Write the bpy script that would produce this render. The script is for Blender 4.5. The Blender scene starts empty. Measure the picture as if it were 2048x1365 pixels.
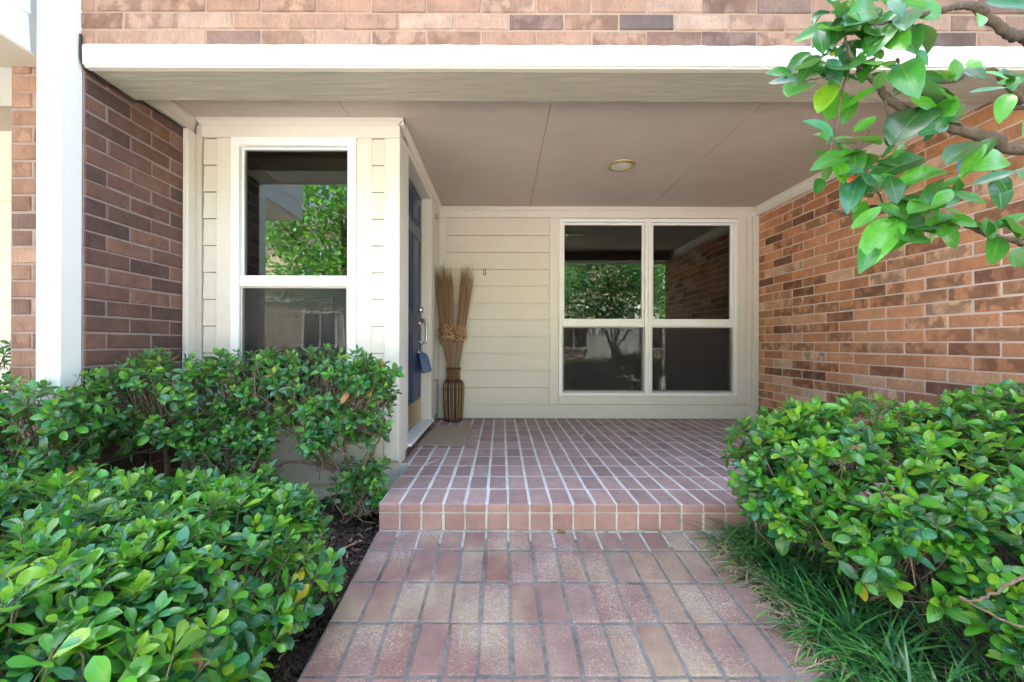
import bpy, bmesh, math, random
import numpy as np
from mathutils import Vector, Matrix

random.seed(7)
RNG = np.random.default_rng(11)
SC = bpy.context.scene
COL = SC.collection
PI = math.pi

# ------------------------------------------------------------------ camera, sky, sun, exposure
EYE = 0.9016           # lens height above the foot of the porch step
FPX = 812.0            # focal length in photo pixels
VX, VY = 1002.0, 686.0 # where lines running into the porch vanish
cam = bpy.data.cameras.new("camera")
cam.sensor_width = 36.0
cam.lens = FPX / 2048 * 36.0
cam.shift_x = (1024 - VX) / 2048
cam.shift_y = (VY - 682.5) / 2048
cam.clip_start = 0.02
cam.clip_end = 500
camo = bpy.data.objects.new("camera", cam)
COL.objects.link(camo)
camo.matrix_world = Matrix.Translation((0, 0, EYE)) @ Matrix.Rotation(PI / 2, 4, 'X') @ Matrix.Rotation(0.003, 4, 'Z')
SC.camera = camo

SUN_EL, SUN_AZ = math.radians(69), math.radians(-14)   # behind the house, azimuth measured from +Y
world = bpy.data.worlds.new("World")
SC.world = world
world.use_nodes = True
wn = world.node_tree
sky = wn.nodes.new("ShaderNodeTexSky")
sky.sky_type = 'NISHITA'
sky.sun_disc = False
sky.sun_elevation = SUN_EL
sky.sun_rotation = SUN_AZ
sky.air_density = 1.0
sky.dust_density = 4.0
sky.ozone_density = 0.6
wn.links.new(sky.outputs[0], wn.nodes["Background"].inputs[0])
wn.nodes["Background"].inputs[1].default_value = 0.15

sl = bpy.data.lights.new("sun", 'SUN')
sl.energy = 4.0
sl.angle = math.radians(0.5)
sl.color = (1.0, 0.95, 0.88)
so = bpy.data.objects.new("sun", sl)
COL.objects.link(so)
sd = Vector((math.sin(SUN_AZ) * math.cos(SUN_EL), math.cos(SUN_AZ) * math.cos(SUN_EL), math.sin(SUN_EL)))
so.rotation_euler = sd.to_track_quat('Z', 'Y').to_euler()
so.location = (0, 0, 12)

SC.view_settings.view_transform = 'Standard'
SC.view_settings.look = 'None'
SC.view_settings.gamma = 1.0
SC.view_settings.use_curve_mapping = False
SC.view_settings.exposure = 3.32
SC.cycles.use_denoising = True
SC.cycles.max_bounces = 8
SC.cycles.diffuse_bounces = 5
SC.cycles.glossy_bounces = 4
SC.cycles.transparent_max_bounces = 16
SC.cycles.sample_clamp_indirect = 6.0
SC.cycles.caustics_reflective = False
SC.cycles.caustics_refractive = False

# ------------------------------------------------------------------ helpers
def P(x, y, d):
    """photo pixel at depth d -> world point"""
    return Vector(((x - VX) * d / FPX, d, EYE + (VY - y) * d / FPX))

WM = {}
def attach(o, parent=None, M=None):
    M = M or Matrix.Identity(4)
    COL.objects.link(o)
    if parent is not None:
        o.parent = parent
        o.matrix_basis = WM[parent.name].inverted() @ M
    else:
        o.matrix_basis = M
    WM[o.name] = M
    return o

def tag(o, label=None, cat=None, group=None, kind=None):
    if label: o["label"] = label
    if cat: o["category"] = cat
    if group: o["group"] = group
    if kind: o["kind"] = kind
    return o

def thing(name, loc, label, cat, group=None):
    o = bpy.data.objects.new(name, None)
    o.empty_display_size = 0.1
    attach(o, None, Matrix.Translation(loc))
    return tag(o, label, cat, group)

def me(name, verts, faces, mats, smooth=False, mi=None, uvs=None):
    m = bpy.data.meshes.new(name)
    m.from_pydata([tuple(v) for v in verts], [], [tuple(f) for f in faces])
    if not isinstance(mats, (list, tuple)): mats = [mats]
    for x in mats: m.materials.append(x)
    if mi is not None: m.polygons.foreach_set("material_index", mi)
    if smooth: m.polygons.foreach_set("use_smooth", [True] * len(m.polygons))
    if uvs is not None:
        l = m.uv_layers.new(name="UVMap")
        idx = np.empty(len(m.loops), dtype=np.int32)
        m.loops.foreach_get("vertex_index", idx)
        l.data.foreach_set("uv", np.asarray(uvs, dtype=np.float32)[idx].ravel())
    m.update()
    return m

def obj(name, m, parent=None, M=None, kind=None, label=None):
    o = bpy.data.objects.new(name, m)
    attach(o, parent, M)
    return tag(o, label=label, kind=kind)

def box_data(x0, x1, y0, y1, z0, z1, b=0.0):
    if b <= 0:
        v = [(x, y, z) for x in (x0, x1) for y in (y0, y1) for z in (z0, z1)]
        f = [(0, 1, 3, 2), (4, 6, 7, 5), (0, 4, 5, 1), (2, 3, 7, 6), (0, 2, 6, 4), (1, 5, 7, 3)]
        return v, f
    bm = bmesh.new()
    v, f = box_data(x0, x1, y0, y1, z0, z1)
    vs = [bm.verts.new(p) for p in v]
    for q in f: bm.faces.new([vs[i] for i in q])
    bmesh.ops.recalc_face_normals(bm, faces=bm.faces)
    bmesh.ops.bevel(bm, geom=list(bm.edges), offset=b, segments=1, affect='EDGES', profile=0.5)
    bm.verts.index_update()
    v = [tuple(p.co) for p in bm.verts]
    f = [tuple(p.index for p in q.verts) for q in bm.faces]
    bm.free()
    return v, f

def box(name, parent, mat, x0, x1, y0, y1, z0, z1, b=0.003, M=None, kind=None, label=None):
    v, f = box_data(x0, x1, y0, y1, z0, z1, b)
    return obj(name, me(name, v, f, mat), parent, M, kind, label)

def prism_y(name, parent, mat, prof, x0, x1, kind=None):
    """profile in (y,z) extruded along x"""
    n = len(prof)
    v = [(x0, y, z) for y, z in prof] + [(x1, y, z) for y, z in prof]
    f = [(i, (i + 1) % n, n + (i + 1) % n, n + i) for i in range(n)]
    f += [tuple(range(n))[::-1], tuple(range(n, 2 * n))]
    return obj(name, me(name, v, f, mat), parent, None, kind)

def prism_x(name, parent, mat, prof, y0, y1):
    """profile in (x,z) extruded along y"""
    n = len(prof)
    v = [(x, y0, z) for x, z in prof] + [(x, y1, z) for x, z in prof]
    f = [(i, (i + 1) % n, n + (i + 1) % n, n + i) for i in range(n)]
    f += [tuple(range(n))[::-1], tuple(range(n, 2 * n))]
    return obj(name, me(name, v, f, mat), parent)

def ring(name, parent, mat, x0, x1, z0, z1, t, y0, y1, tb=None, tt=None, M=None, holes=None):
    """rectangular frame: one connected mesh; t = member width"""
    tb = t if tb is None else tb
    tt = t if tt is None else tt
    o = [(x0, z0), (x1, z0), (x1, z1), (x0, z1)]
    i = [(x0 + t, z0 + tb), (x1 - t, z0 + tb), (x1 - t, z1 - tt), (x0 + t, z1 - tt)]
    v = [(x, y0, z) for x, z in o] + [(x, y0, z) for x, z in i] + [(x, y1, z) for x, z in o] + [(x, y1, z) for x, z in i]
    f = []
    for k in range(4):
        j = (k + 1) % 4
        f.append((k, j, 4 + j, 4 + k))
        f.append((8 + j, 8 + k, 12 + k, 12 + j))
        f.append((j, k, 8 + k, 8 + j))
        f.append((4 + k, 4 + j, 12 + j, 12 + k))
    bm = bmesh.new()
    vs = [bm.verts.new(p) for p in v]
    for q in f: bm.faces.new([vs[a] for a in q])
    bmesh.ops.recalc_face_normals(bm, faces=bm.faces)
    sharp = [e for e in bm.edges if len(e.link_faces) == 2 and e.calc_face_angle() > 0.5]
    bmesh.ops.bevel(bm, geom=sharp, offset=0.0025, segments=1, affect='EDGES')
    m = bpy.data.meshes.new(name)
    bm.to_mesh(m); bm.free()
    m.materials.append(mat)
    return obj(name, m, parent, M)

def tube_data(pts, radii, sides=6, cap=True):
    pts = [Vector(p) for p in pts]
    n = len(pts)
    if not isinstance(radii, (list, tuple)): radii = [radii] * n
    v, f = [], []
    up = None
    for i, p in enumerate(pts):
        t = (pts[min(i + 1, n - 1)] - pts[max(i - 1, 0)])
        t = t.normalized() if t.length > 1e-9 else Vector((0, 0, 1))
        if up is None:
            up = t.orthogonal().normalized()
        up = (up - t * up.dot(t))
        up = up.normalized() if up.length > 1e-6 else t.orthogonal().normalized()
        w = t.cross(up)
        for k in range(sides):
            a = 2 * PI * k / sides
            v.append(p + (up * math.cos(a) + w * math.sin(a)) * radii[i])
    for i in range(n - 1):
        for k in range(sides):
            j = (k + 1) % sides
            f.append((i * sides + k, i * sides + j, (i + 1) * sides + j, (i + 1) * sides + k))
    if cap:
        f.append(tuple(range(sides))[::-1])
        f.append(tuple((n - 1) * sides + k for k in range(sides)))
    return v, f

class Pile:
    def __init__(s): s.v, s.f, s.mi = [], [], []
    def add(s, vf, mi=0):
        b = len(s.v)
        s.v += [tuple(p) for p in vf[0]]
        s.f += [tuple(i + b for i in q) for q in vf[1]]
        s.mi += [mi] * len(vf[1])
    def build(s, name, mats, parent=None, smooth=False, kind=None, label=None):
        return obj(name, me(name, s.v, s.f, mats, smooth, s.mi), parent, None, kind, label)

def smooth_path(pts, sub=4, wob=0.0):
    """Catmull-Rom through pts"""
    pts = [Vector(p) for p in pts]
    q = [pts[0] * 2 - pts[1]] + pts + [pts[-1] * 2 - pts[-2]]
    out = []
    for i in range(1, len(q) - 2):
        for k in range(sub):
            t = k / sub
            a, b, c, d = q[i - 1], q[i], q[i + 1], q[i + 2]
            p = 0.5 * ((2 * b) + (c - a) * t + (2 * a - 5 * b + 4 * c - d) * t * t + (3 * b - a - 3 * c + d) * t ** 3)
            if wob and (i > 1 or k): p = p + Vector((random.gauss(0, wob), random.gauss(0, wob), random.gauss(0, wob)))
            out.append(p)
    out.append(pts[-1])
    return out

# ------------------------------------------------------------------ materials
def newmat(name):
    m = bpy.data.materials.new(name)
    m.use_nodes = True
    nt = m.node_tree
    return m, nt, nt.nodes["Principled BSDF"]

def N(nt, t, **kw):
    n = nt.nodes.new(t)
    for k, v in kw.items(): setattr(n, k, v)
    return n

def ramp(nt, stops, fac=None, interp='LINEAR'):
    r = N(nt, "ShaderNodeValToRGB")
    r.color_ramp.interpolation = interp
    while len(r.color_ramp.elements) < len(stops): r.color_ramp.elements.new(0.5)
    for e, (p, c) in zip(r.color_ramp.elements, stops):
        e.position = p
        e.color = (*c, 1) if len(c) == 3 else c
    if fac is not None: nt.links.new(fac, r.inputs[0])
    return r

def noise(nt, vec, scale, detail=3, rough=0.55, dist=0.0):
    n = N(nt, "ShaderNodeTexNoise")
    n.inputs["Scale"].default_value = scale
    n.inputs["Detail"].default_value = detail
    n.inputs["Roughness"].default_value = rough
    n.inputs["Distortion"].default_value = dist
    if vec is not None: nt.links.new(vec, n.inputs["Vector"])
    return n

def mix(nt, a, b, fac, mode='MIX'):
    n = N(nt, "ShaderNodeMix", data_type='RGBA', blend_type=mode)
    for s, val in ((6, a), (7, b), (0, fac)):
        if isinstance(val, (int, float)): n.inputs[s].default_value = val if s == 0 else (val, val, val, 1)
        elif isinstance(val, tuple): n.inputs[s].default_value = (*val, 1)
        else: nt.links.new(val, n.inputs[s])
    return n.outputs[2]

def math_n(nt, op, a, b=None):
    n = N(nt, "ShaderNodeMath", operation=op)
    for s, val in ((0, a), (1, b)):
        if val is None: continue
        if isinstance(val, (int, float)): n.inputs[s].default_value = val
        else: nt.links.new(val, n.inputs[s])
    return n.outputs[0]

def vmap(nt, vec, scale=(1, 1, 1), loc=None):
    n = N(nt, "ShaderNodeMapping")
    n.inputs["Scale"].default_value = scale
    nt.links.new(vec, n.inputs["Vector"])
    if loc is not None: nt.links.new(loc, n.inputs["Location"])
    return n.outputs[0]

def bump(nt, h, strength, dist, bsdf):
    b = N(nt, "ShaderNodeBump")
    b.inputs["Strength"].default_value = strength
    b.inputs["Distance"].default_value = dist
    nt.links.new(h, b.inputs["Height"])
    nt.links.new(b.outputs[0], bsdf.inputs["Normal"])

def coords(nt, kind="Object"):
    return N(nt, "ShaderNodeTexCoord").outputs[kind]

def piece_random(nt):
    """one random number for each piece, whether an object of its own or an island of a joined mesh"""
    oi = N(nt, "ShaderNodeObjectInfo").outputs["Random"]
    gi = N(nt, "ShaderNodeNewGeometry").outputs["Random Per Island"]
    return math_n(nt, 'FRACT', math_n(nt, 'ADD', oi, math_n(nt, 'MULTIPLY', gi, 7.131)))

def paint(name, col, rough=0.55, dirt=0.25, grain=(1, 1, 1), gs=40, bstr=0.15, dirtcol=None, gv_=0.1, bd=0.002):
    m, nt, b = newmat(name)
    c = coords(nt)
    n1 = noise(nt, c, 2.3, 5, 0.6)
    n2 = noise(nt, vmap(nt, c, grain), gs, 4, 0.6)
    dk = dirtcol or tuple(x * 0.7 for x in col)
    f = ramp(nt, [(0.42, (0, 0, 0)), (0.72, (1, 1, 1))], n1.outputs[0])
    base = mix(nt, col, dk, math_n(nt, 'MULTIPLY', f.outputs[0], dirt))
    f2 = ramp(nt, [(0.3, (1 - .35 * gv_,) * 3), (0.7, (1 + .12 * gv_,) * 3)], n2.outputs[0])
    base = mix(nt, base, f2.outputs[0], 1.0, 'MULTIPLY')
    # tiny nail holes and flecks
    v = N(nt, "ShaderNodeTexNoise"); v.inputs["Scale"].default_value = 55; v.inputs["Detail"].default_value = 1
    nt.links.new(c, v.inputs["Vector"])
    sp = ramp(nt, [(0.77, (0, 0, 0)), (0.79, (1, 1, 1))], v.outputs[0])
    base = mix(nt, base, tuple(x * 0.45 for x in col), math_n(nt, 'MULTIPLY', sp.outputs[0], 0.12 if dirt > 0.1 else 0))
    nt.links.new(base, b.inputs["Base Color"])
    b.inputs["Roughness"].default_value = rough
    bump(nt, n2.outputs[0], bstr, bd, b)
    return m

def brick_mat(name, stops, blotch=0.6):
    m, nt, b = newmat(name)
    r = piece_random(nt)
    off = N(nt, "ShaderNodeCombineXYZ")
    for i, k in enumerate((37.0, 91.0, 53.0)):
        nt.links.new(math_n(nt, 'MULTIPLY', r, k), off.inputs[i])
    c = vmap(nt, coords(nt), (1, 1, 1), off.outputs[0])
    base = ramp(nt, stops, r).outputs[0]
    r2 = math_n(nt, 'FRACT', math_n(nt, 'MULTIPLY', r, 17.37))
    # flashed kiss marks left in the kiln
    vo = N(nt, "ShaderNodeTexVoronoi", feature='SMOOTH_F1')
    vo.inputs["Scale"].default_value = 17
    vo.inputs["Smoothness"].default_value = 0.25
    wn_ = noise(nt, c, 18, 2)
    wc = mix(nt, vmap(nt, c, (1.0, 0.1, 0.7)), wn_.outputs["Color"], 0.07)
    nt.links.new(wc, vo.inputs["Vector"])
    bl = ramp(nt, [(0.36, (0, 0, 0)), (0.58, (1, 1, 1))], vo.outputs["Distance"])
    on = ramp(nt, [(0.45, (0, 0, 0)), (0.62, (1, 1, 1))], r2)
    fb = math_n(nt, 'MULTIPLY', math_n(nt, 'MULTIPLY', bl.outputs[0], on.outputs[0]), blotch)
    fb = math_n(nt, 'MULTIPLY', fb, ramp(nt, [(0.30, (0, 0, 0)), (0.48, (1, 1, 1))], noise(nt, c, 7, 3, 0.6).outputs[0]).outputs[0])
    base = mix(nt, base, mix(nt, base, (0.09, 0.045, 0.032), 0.62), fb)
    # soft tone changes along the brick, wire-cut streaks, pits
    n1 = noise(nt, c, 9, 4, 0.6)
    t1 = ramp(nt, [(0.25, (0.72, 0.72, 0.74)), (0.75, (1.22, 1.18, 1.14))], n1.outputs[0])
    base = mix(nt, base, t1.outputs[0], 1.0, 'MULTIPLY')
    n2 = noise(nt, vmap(nt, c, (1, 1, 0.12)), 190, 3, 0.6)
    t2 = ramp(nt, [(0.3, (0.8, 0.8, 0.8)), (0.7, (1.12, 1.12, 1.12))], n2.outputs[0])
    base = mix(nt, base, t2.outputs[0], 0.8, 'MULTIPLY')
    n3 = noise(nt, c, 210, 2, 0.5)
    pit = ramp(nt, [(0.66, (0, 0, 0)), (0.70, (1, 1, 1))], n3.outputs[0])
    base = mix(nt, base, (0.05, 0.035, 0.03), math_n(nt, 'MULTIPLY', pit.outputs[0], 0.8))
    nt.links.new(base, b.inputs["Base Color"])
    b.inputs["Roughness"].default_value = 0.88
    b.inputs["Specular IOR Level"].default_value = 0.25
    h = math_n(nt, 'ADD', math_n(nt, 'MULTIPLY', n2.outputs[0], 0.5), math_n(nt, 'SUBTRACT', n1.outputs[0], pit.outputs[0]))
    bump(nt, h, 0.5, 0.0025, b)
    return m

def rough_mat(name, c0, c1, scale, rough=0.9, bstr=0.5, bd=0.004, detail=5):
    m, nt, b = newmat(name)
    c = coords(nt)
    n1 = noise(nt, c, scale, detail, 0.65)
    n2 = noise(nt, c, scale * 9, 3, 0.6)
    f = math_n(nt, 'ADD', math_n(nt, 'MULTIPLY', n1.outputs[0], 0.65), math_n(nt, 'MULTIPLY', n2.outputs[0], 0.35))
    r = ramp(nt, [(0.32, c0), (0.68, c1)], f)
    nt.links.new(r.outputs[0], b.inputs["Base Color"])
    b.inputs["Roughness"].default_value = rough
    bump(nt, f, bstr, bd, b)
    return m

def paver_mat(name, stops, lime, limecol=(0.62, 0.56, 0.5), moss=0.0, rough=0.75, fine=95):
    m, nt, b = newmat(name)
    r = piece_random(nt)
    off = N(nt, "ShaderNodeCombineXYZ")
    for i, k in enumerate((31.0, 71.0, 13.0)):
        nt.links.new(math_n(nt, 'MULTIPLY', r, k), off.inputs[i])
    geo = N(nt, "ShaderNodeNewGeometry").outputs["Position"]
    c = vmap(nt, coords(nt), (1, 1, 1), off.outputs[0])
    base = ramp(nt, stops, r).outputs[0]
    n1 = noise(nt, c, 14, 4, 0.6)
    base = mix(nt, base, ramp(nt, [(0.3, (0.85, 0.85, 0.86)), (0.7, (1.12, 1.1, 1.08))], n1.outputs[0]).outputs[0], 1.0, 'MULTIPLY')
    # lime bloom: broken specks, strong on some pavers and absent on others
    big = noise(nt, geo, 5.0, 3, 0.6)
    n2 = noise(nt, geo, fine, 5, 0.8)
    r2 = math_n(nt, 'FRACT', math_n(nt, 'MULTIPLY', r, 23.7))
    on = ramp(nt, [(0.15, (0, 0, 0)), (0.45, (1, 1, 1))], r2)
    thr = math_n(nt, 'ADD', n2.outputs[0], math_n(nt, 'MULTIPLY', math_n(nt, 'SUBTRACT', big.outputs[0], 0.5), 0.45))
    sp = ramp(nt, [(0.5, (0, 0, 0)), (0.70, (1, 1, 1))], thr)
    f = math_n(nt, 'MULTIPLY', math_n(nt, 'MULTIPLY', sp.outputs[0], on.outputs[0]), lime)
    base = mix(nt, base, limecol, f)
    if moss:
        mm = noise(nt, geo, 2.6, 4, 0.6)
        mf = ramp(nt, [(0.46, (0, 0, 0)), (0.66, (1, 1, 1))], mm.outputs[0])
        base = mix(nt, base, (0.40, 0.335, 0.23), math_n(nt, 'MULTIPLY', math_n(nt, 'MULTIPLY', mf.outputs[0], n2.outputs[0]), moss))
    n3 = noise(nt, geo, 170, 2)
    fl = ramp(nt, [(0.6, (0, 0, 0)), (0.66, (1, 1, 1))], math_n(nt, 'ADD', n3.outputs[0], math_n(nt, 'MULTIPLY', math_n(nt, 'SUBTRACT', big.outputs[0], 0.5), 0.3)))
    base = mix(nt, base, (0.7, 0.66, 0.62), math_n(nt, 'MULTIPLY', math_n(nt, 'MULTIPLY', fl.outputs[0], on.outputs[0]), 0.26 if lime > .5 else .3 * lime))
    nt.links.new(base, b.inputs["Base Color"])
    b.inputs["Roughness"].default_value = rough
    b.inputs["Specular IOR Level"].default_value = 0.3
    bump(nt, math_n(nt, 'ADD', n1.outputs[0], math_n(nt, 'MULTIPLY', n2.outputs[0], 0.6)), 0.35, 0.002, b)
    return m

def leaf_mat(name, col, vein, rough=0.30, trans=0.3, spec=0.6):
    m, nt, b = newmat(name)
    uv = N(nt, "ShaderNodeUVMap").outputs[0]
    s = N(nt, "ShaderNodeSeparateXYZ"); nt.links.new(uv, s.inputs[0])
    u, v = s.outputs[0], s.outputs[1]     # u across -> 0..1, v along
    d = math_n(nt, 'ABSOLUTE', math_n(nt, 'SUBTRACT', u, 0.5))
    mid = ramp(nt, [(0.0, (1, 1, 1)), (0.045, (0, 0, 0))], d)
    r = piece_random(nt)
    geo = N(nt, "ShaderNodeNewGeometry")
    n1 = noise(nt, geo.outputs["Position"], 26, 3)
    tint = ramp(nt, [(0.0, (0.68, 0.74, 0.72)), (0.5, (1, 1, 1)), (1.0, (1.22, 1.2, 1.1))], r)
    base = mix(nt, col, tint.outputs[0], 1.0, 'MULTIPLY')
    base = mix(nt, base, ramp(nt, [(0.3, (0.82, 0.86, 0.85)), (0.7, (1.08, 1.1, 1.05))], n1.outputs[0]).outputs[0], 1.0, 'MULTIPLY')
    # side veins
    w = N(nt, "ShaderNodeTexWave"); w.inputs["Scale"].default_value = 3.2; w.inputs["Distortion"].default_value = 1.0
    cx = N(nt, "ShaderNodeCombineXYZ")
    nt.links.new(math_n(nt, 'SUBTRACT', v, math_n(nt, 'MULTIPLY', d, 0.7)), cx.inputs[0])
    nt.links.new(cx.outputs[0], w.inputs["Vector"])
    base = mix(nt, base, vein, math_n(nt, 'MULTIPLY', ramp(nt, [(0.85, (0, 0, 0)), (1.0, (1, 1, 1))], w.outputs[0]).outputs[0], 0.10))
    base = mix(nt, base, vein, math_n(nt, 'MULTIPLY', mid.outputs[0], 0.38))
    # blemishes: small brown spots and scorched rims on some leaves
    n4 = noise(nt, geo.outputs["Position"], 140, 3, 0.6)
    sp = ramp(nt, [(0.64, (0, 0, 0)), (0.70, (1, 1, 1))], math_n(nt, 'ADD', n4.outputs[0], math_n(nt, 'MULTIPLY', ramp(nt, [(0.55, (0, 0, 0)), (0.95, (1, 1, 1))], math_n(nt, 'FRACT', math_n(nt, 'MULTIPLY', r, 11.3))).outputs[0], 0.09)))
    base = mix(nt, base, (0.16, 0.10, 0.03), math_n(nt, 'MULTIPLY', sp.outputs[0], 0.55))
    # underside paler and matt
    base = mix(nt, base, mix(nt, base, (0.22, 0.30, 0.14), 0.4), geo.outputs["Backfacing"])
    nt.links.new(base, b.inputs["Base Color"])
    b.inputs["Roughness"].default_value = rough
    b.inputs["Specular IOR Level"].default_value = spec
    b.inputs["Coat Weight"].default_value = 0.2
    b.inputs["Coat Roughness"].default_value = 0.22
    tr = N(nt, "ShaderNodeBsdfTranslucent")
    tc = mix(nt, base, (1.15, 1.45, 0.6), 1.0, 'MULTIPLY')
    nt.links.new(tc, tr.inputs[0])
    ms = N(nt, "ShaderNodeMixShader"); ms.inputs[0].default_value = trans
    nt.links.new(b.outputs[0], ms.inputs[1]); nt.links.new(tr.outputs[0], ms.inputs[2])
    nt.links.new(ms.outputs[0], nt.nodes["Material Output"].inputs[0])
    h = math_n(nt, 'ADD', math_n(nt, 'MULTIPLY', mid.outputs[0], -0.6), math_n(nt, 'MULTIPLY', n1.outputs[0], 0.8))
    bump(nt, h, 0.25, 0.003, b)
    return m

def plain(name, col, rough=0.5, metal=0.0, spec=0.5):
    m, nt, b = newmat(name)
    n1 = noise(nt, coords(nt), 30, 4, 0.6)
    c = mix(nt, tuple(x * 0.82 for x in col), tuple(min(1, x * 1.14) for x in col), n1.outputs[0])
    nt.links.new(c, b.inputs["Base Color"])
    b.inputs["Roughness"].default_value = rough
    b.inputs["Metallic"].default_value = metal
    b.inputs["Specular IOR Level"].default_value = spec
    return m

def glass_mat(name, refl, tint):
    m, nt, b = newmat(name)
    g = N(nt, "ShaderNodeBsdfGlossy"); g.inputs["Roughness"].default_value = 0.004
    g.inputs["Color"].default_value = (0.92, 1.0, 0.97, 1)
    t = N(nt, "ShaderNodeBsdfTransparent"); t.inputs[0].default_value = (*tint, 1)
    fr = N(nt, "ShaderNodeFresnel"); fr.inputs["IOR"].default_value = 1.5
    n1 = noise(nt, coords(nt), 3.0, 2)
    bp = N(nt, "ShaderNodeBump"); bp.inputs["Strength"].default_value = 0.02; bp.inputs["Distance"].default_value = 0.02
    nt.links.new(n1.outputs[0], bp.inputs["Height"]); nt.links.new(bp.outputs[0], g.inputs["Normal"])
    f = math_n(nt, 'ADD', math_n(nt, 'MULTIPLY', fr.outputs[0], 1.0), refl)
    mx = N(nt, "ShaderNodeMixShader")
    nt.links.new(f, mx.inputs[0]); nt.links.new(t.outputs[0], mx.inputs[1]); nt.links.new(g.outputs[0], mx.inputs[2])
    nt.links.new(mx.outputs[0], nt.nodes["Material Output"].inputs[0])
    return m

def screen_mat(name, col, open_):
    m, nt, b = newmat(name)
    b.inputs["Base Color"].default_value = (*col, 1); b.inputs["Roughness"].default_value = 0.8
    t = N(nt, "ShaderNodeBsdfTransparent")
    mx = N(nt, "ShaderNodeMixShader"); mx.inputs[0].default_value = open_
    nt.links.new(b.outputs[0], mx.inputs[1]); nt.links.new(t.outputs[0], mx.inputs[2])
    nt.links.new(mx.outputs[0], nt.nodes["Material Output"].inputs[0])
    return m

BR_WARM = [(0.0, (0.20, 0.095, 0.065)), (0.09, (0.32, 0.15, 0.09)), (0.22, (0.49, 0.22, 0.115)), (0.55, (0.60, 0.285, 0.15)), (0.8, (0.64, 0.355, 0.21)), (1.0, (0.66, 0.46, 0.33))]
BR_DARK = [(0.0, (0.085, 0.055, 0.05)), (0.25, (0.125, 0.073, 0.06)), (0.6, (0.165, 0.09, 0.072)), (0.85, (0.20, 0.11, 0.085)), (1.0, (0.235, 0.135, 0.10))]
BR_MID = [(0.0, (0.13, 0.085, 0.075)), (0.3, (0.24, 0.14, 0.105)), (0.7, (0.30, 0.18, 0.13)), (1.0, (0.34, 0.22, 0.165))]
BR_PALE = [(0.0, (0.11, 0.085, 0.082)), (0.10, (0.20, 0.135, 0.115)), (0.3, (0.28, 0.165, 0.12)), (0.7, (0.335, 0.205, 0.15)), (1.0, (0.38, 0.265, 0.21))]
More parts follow.
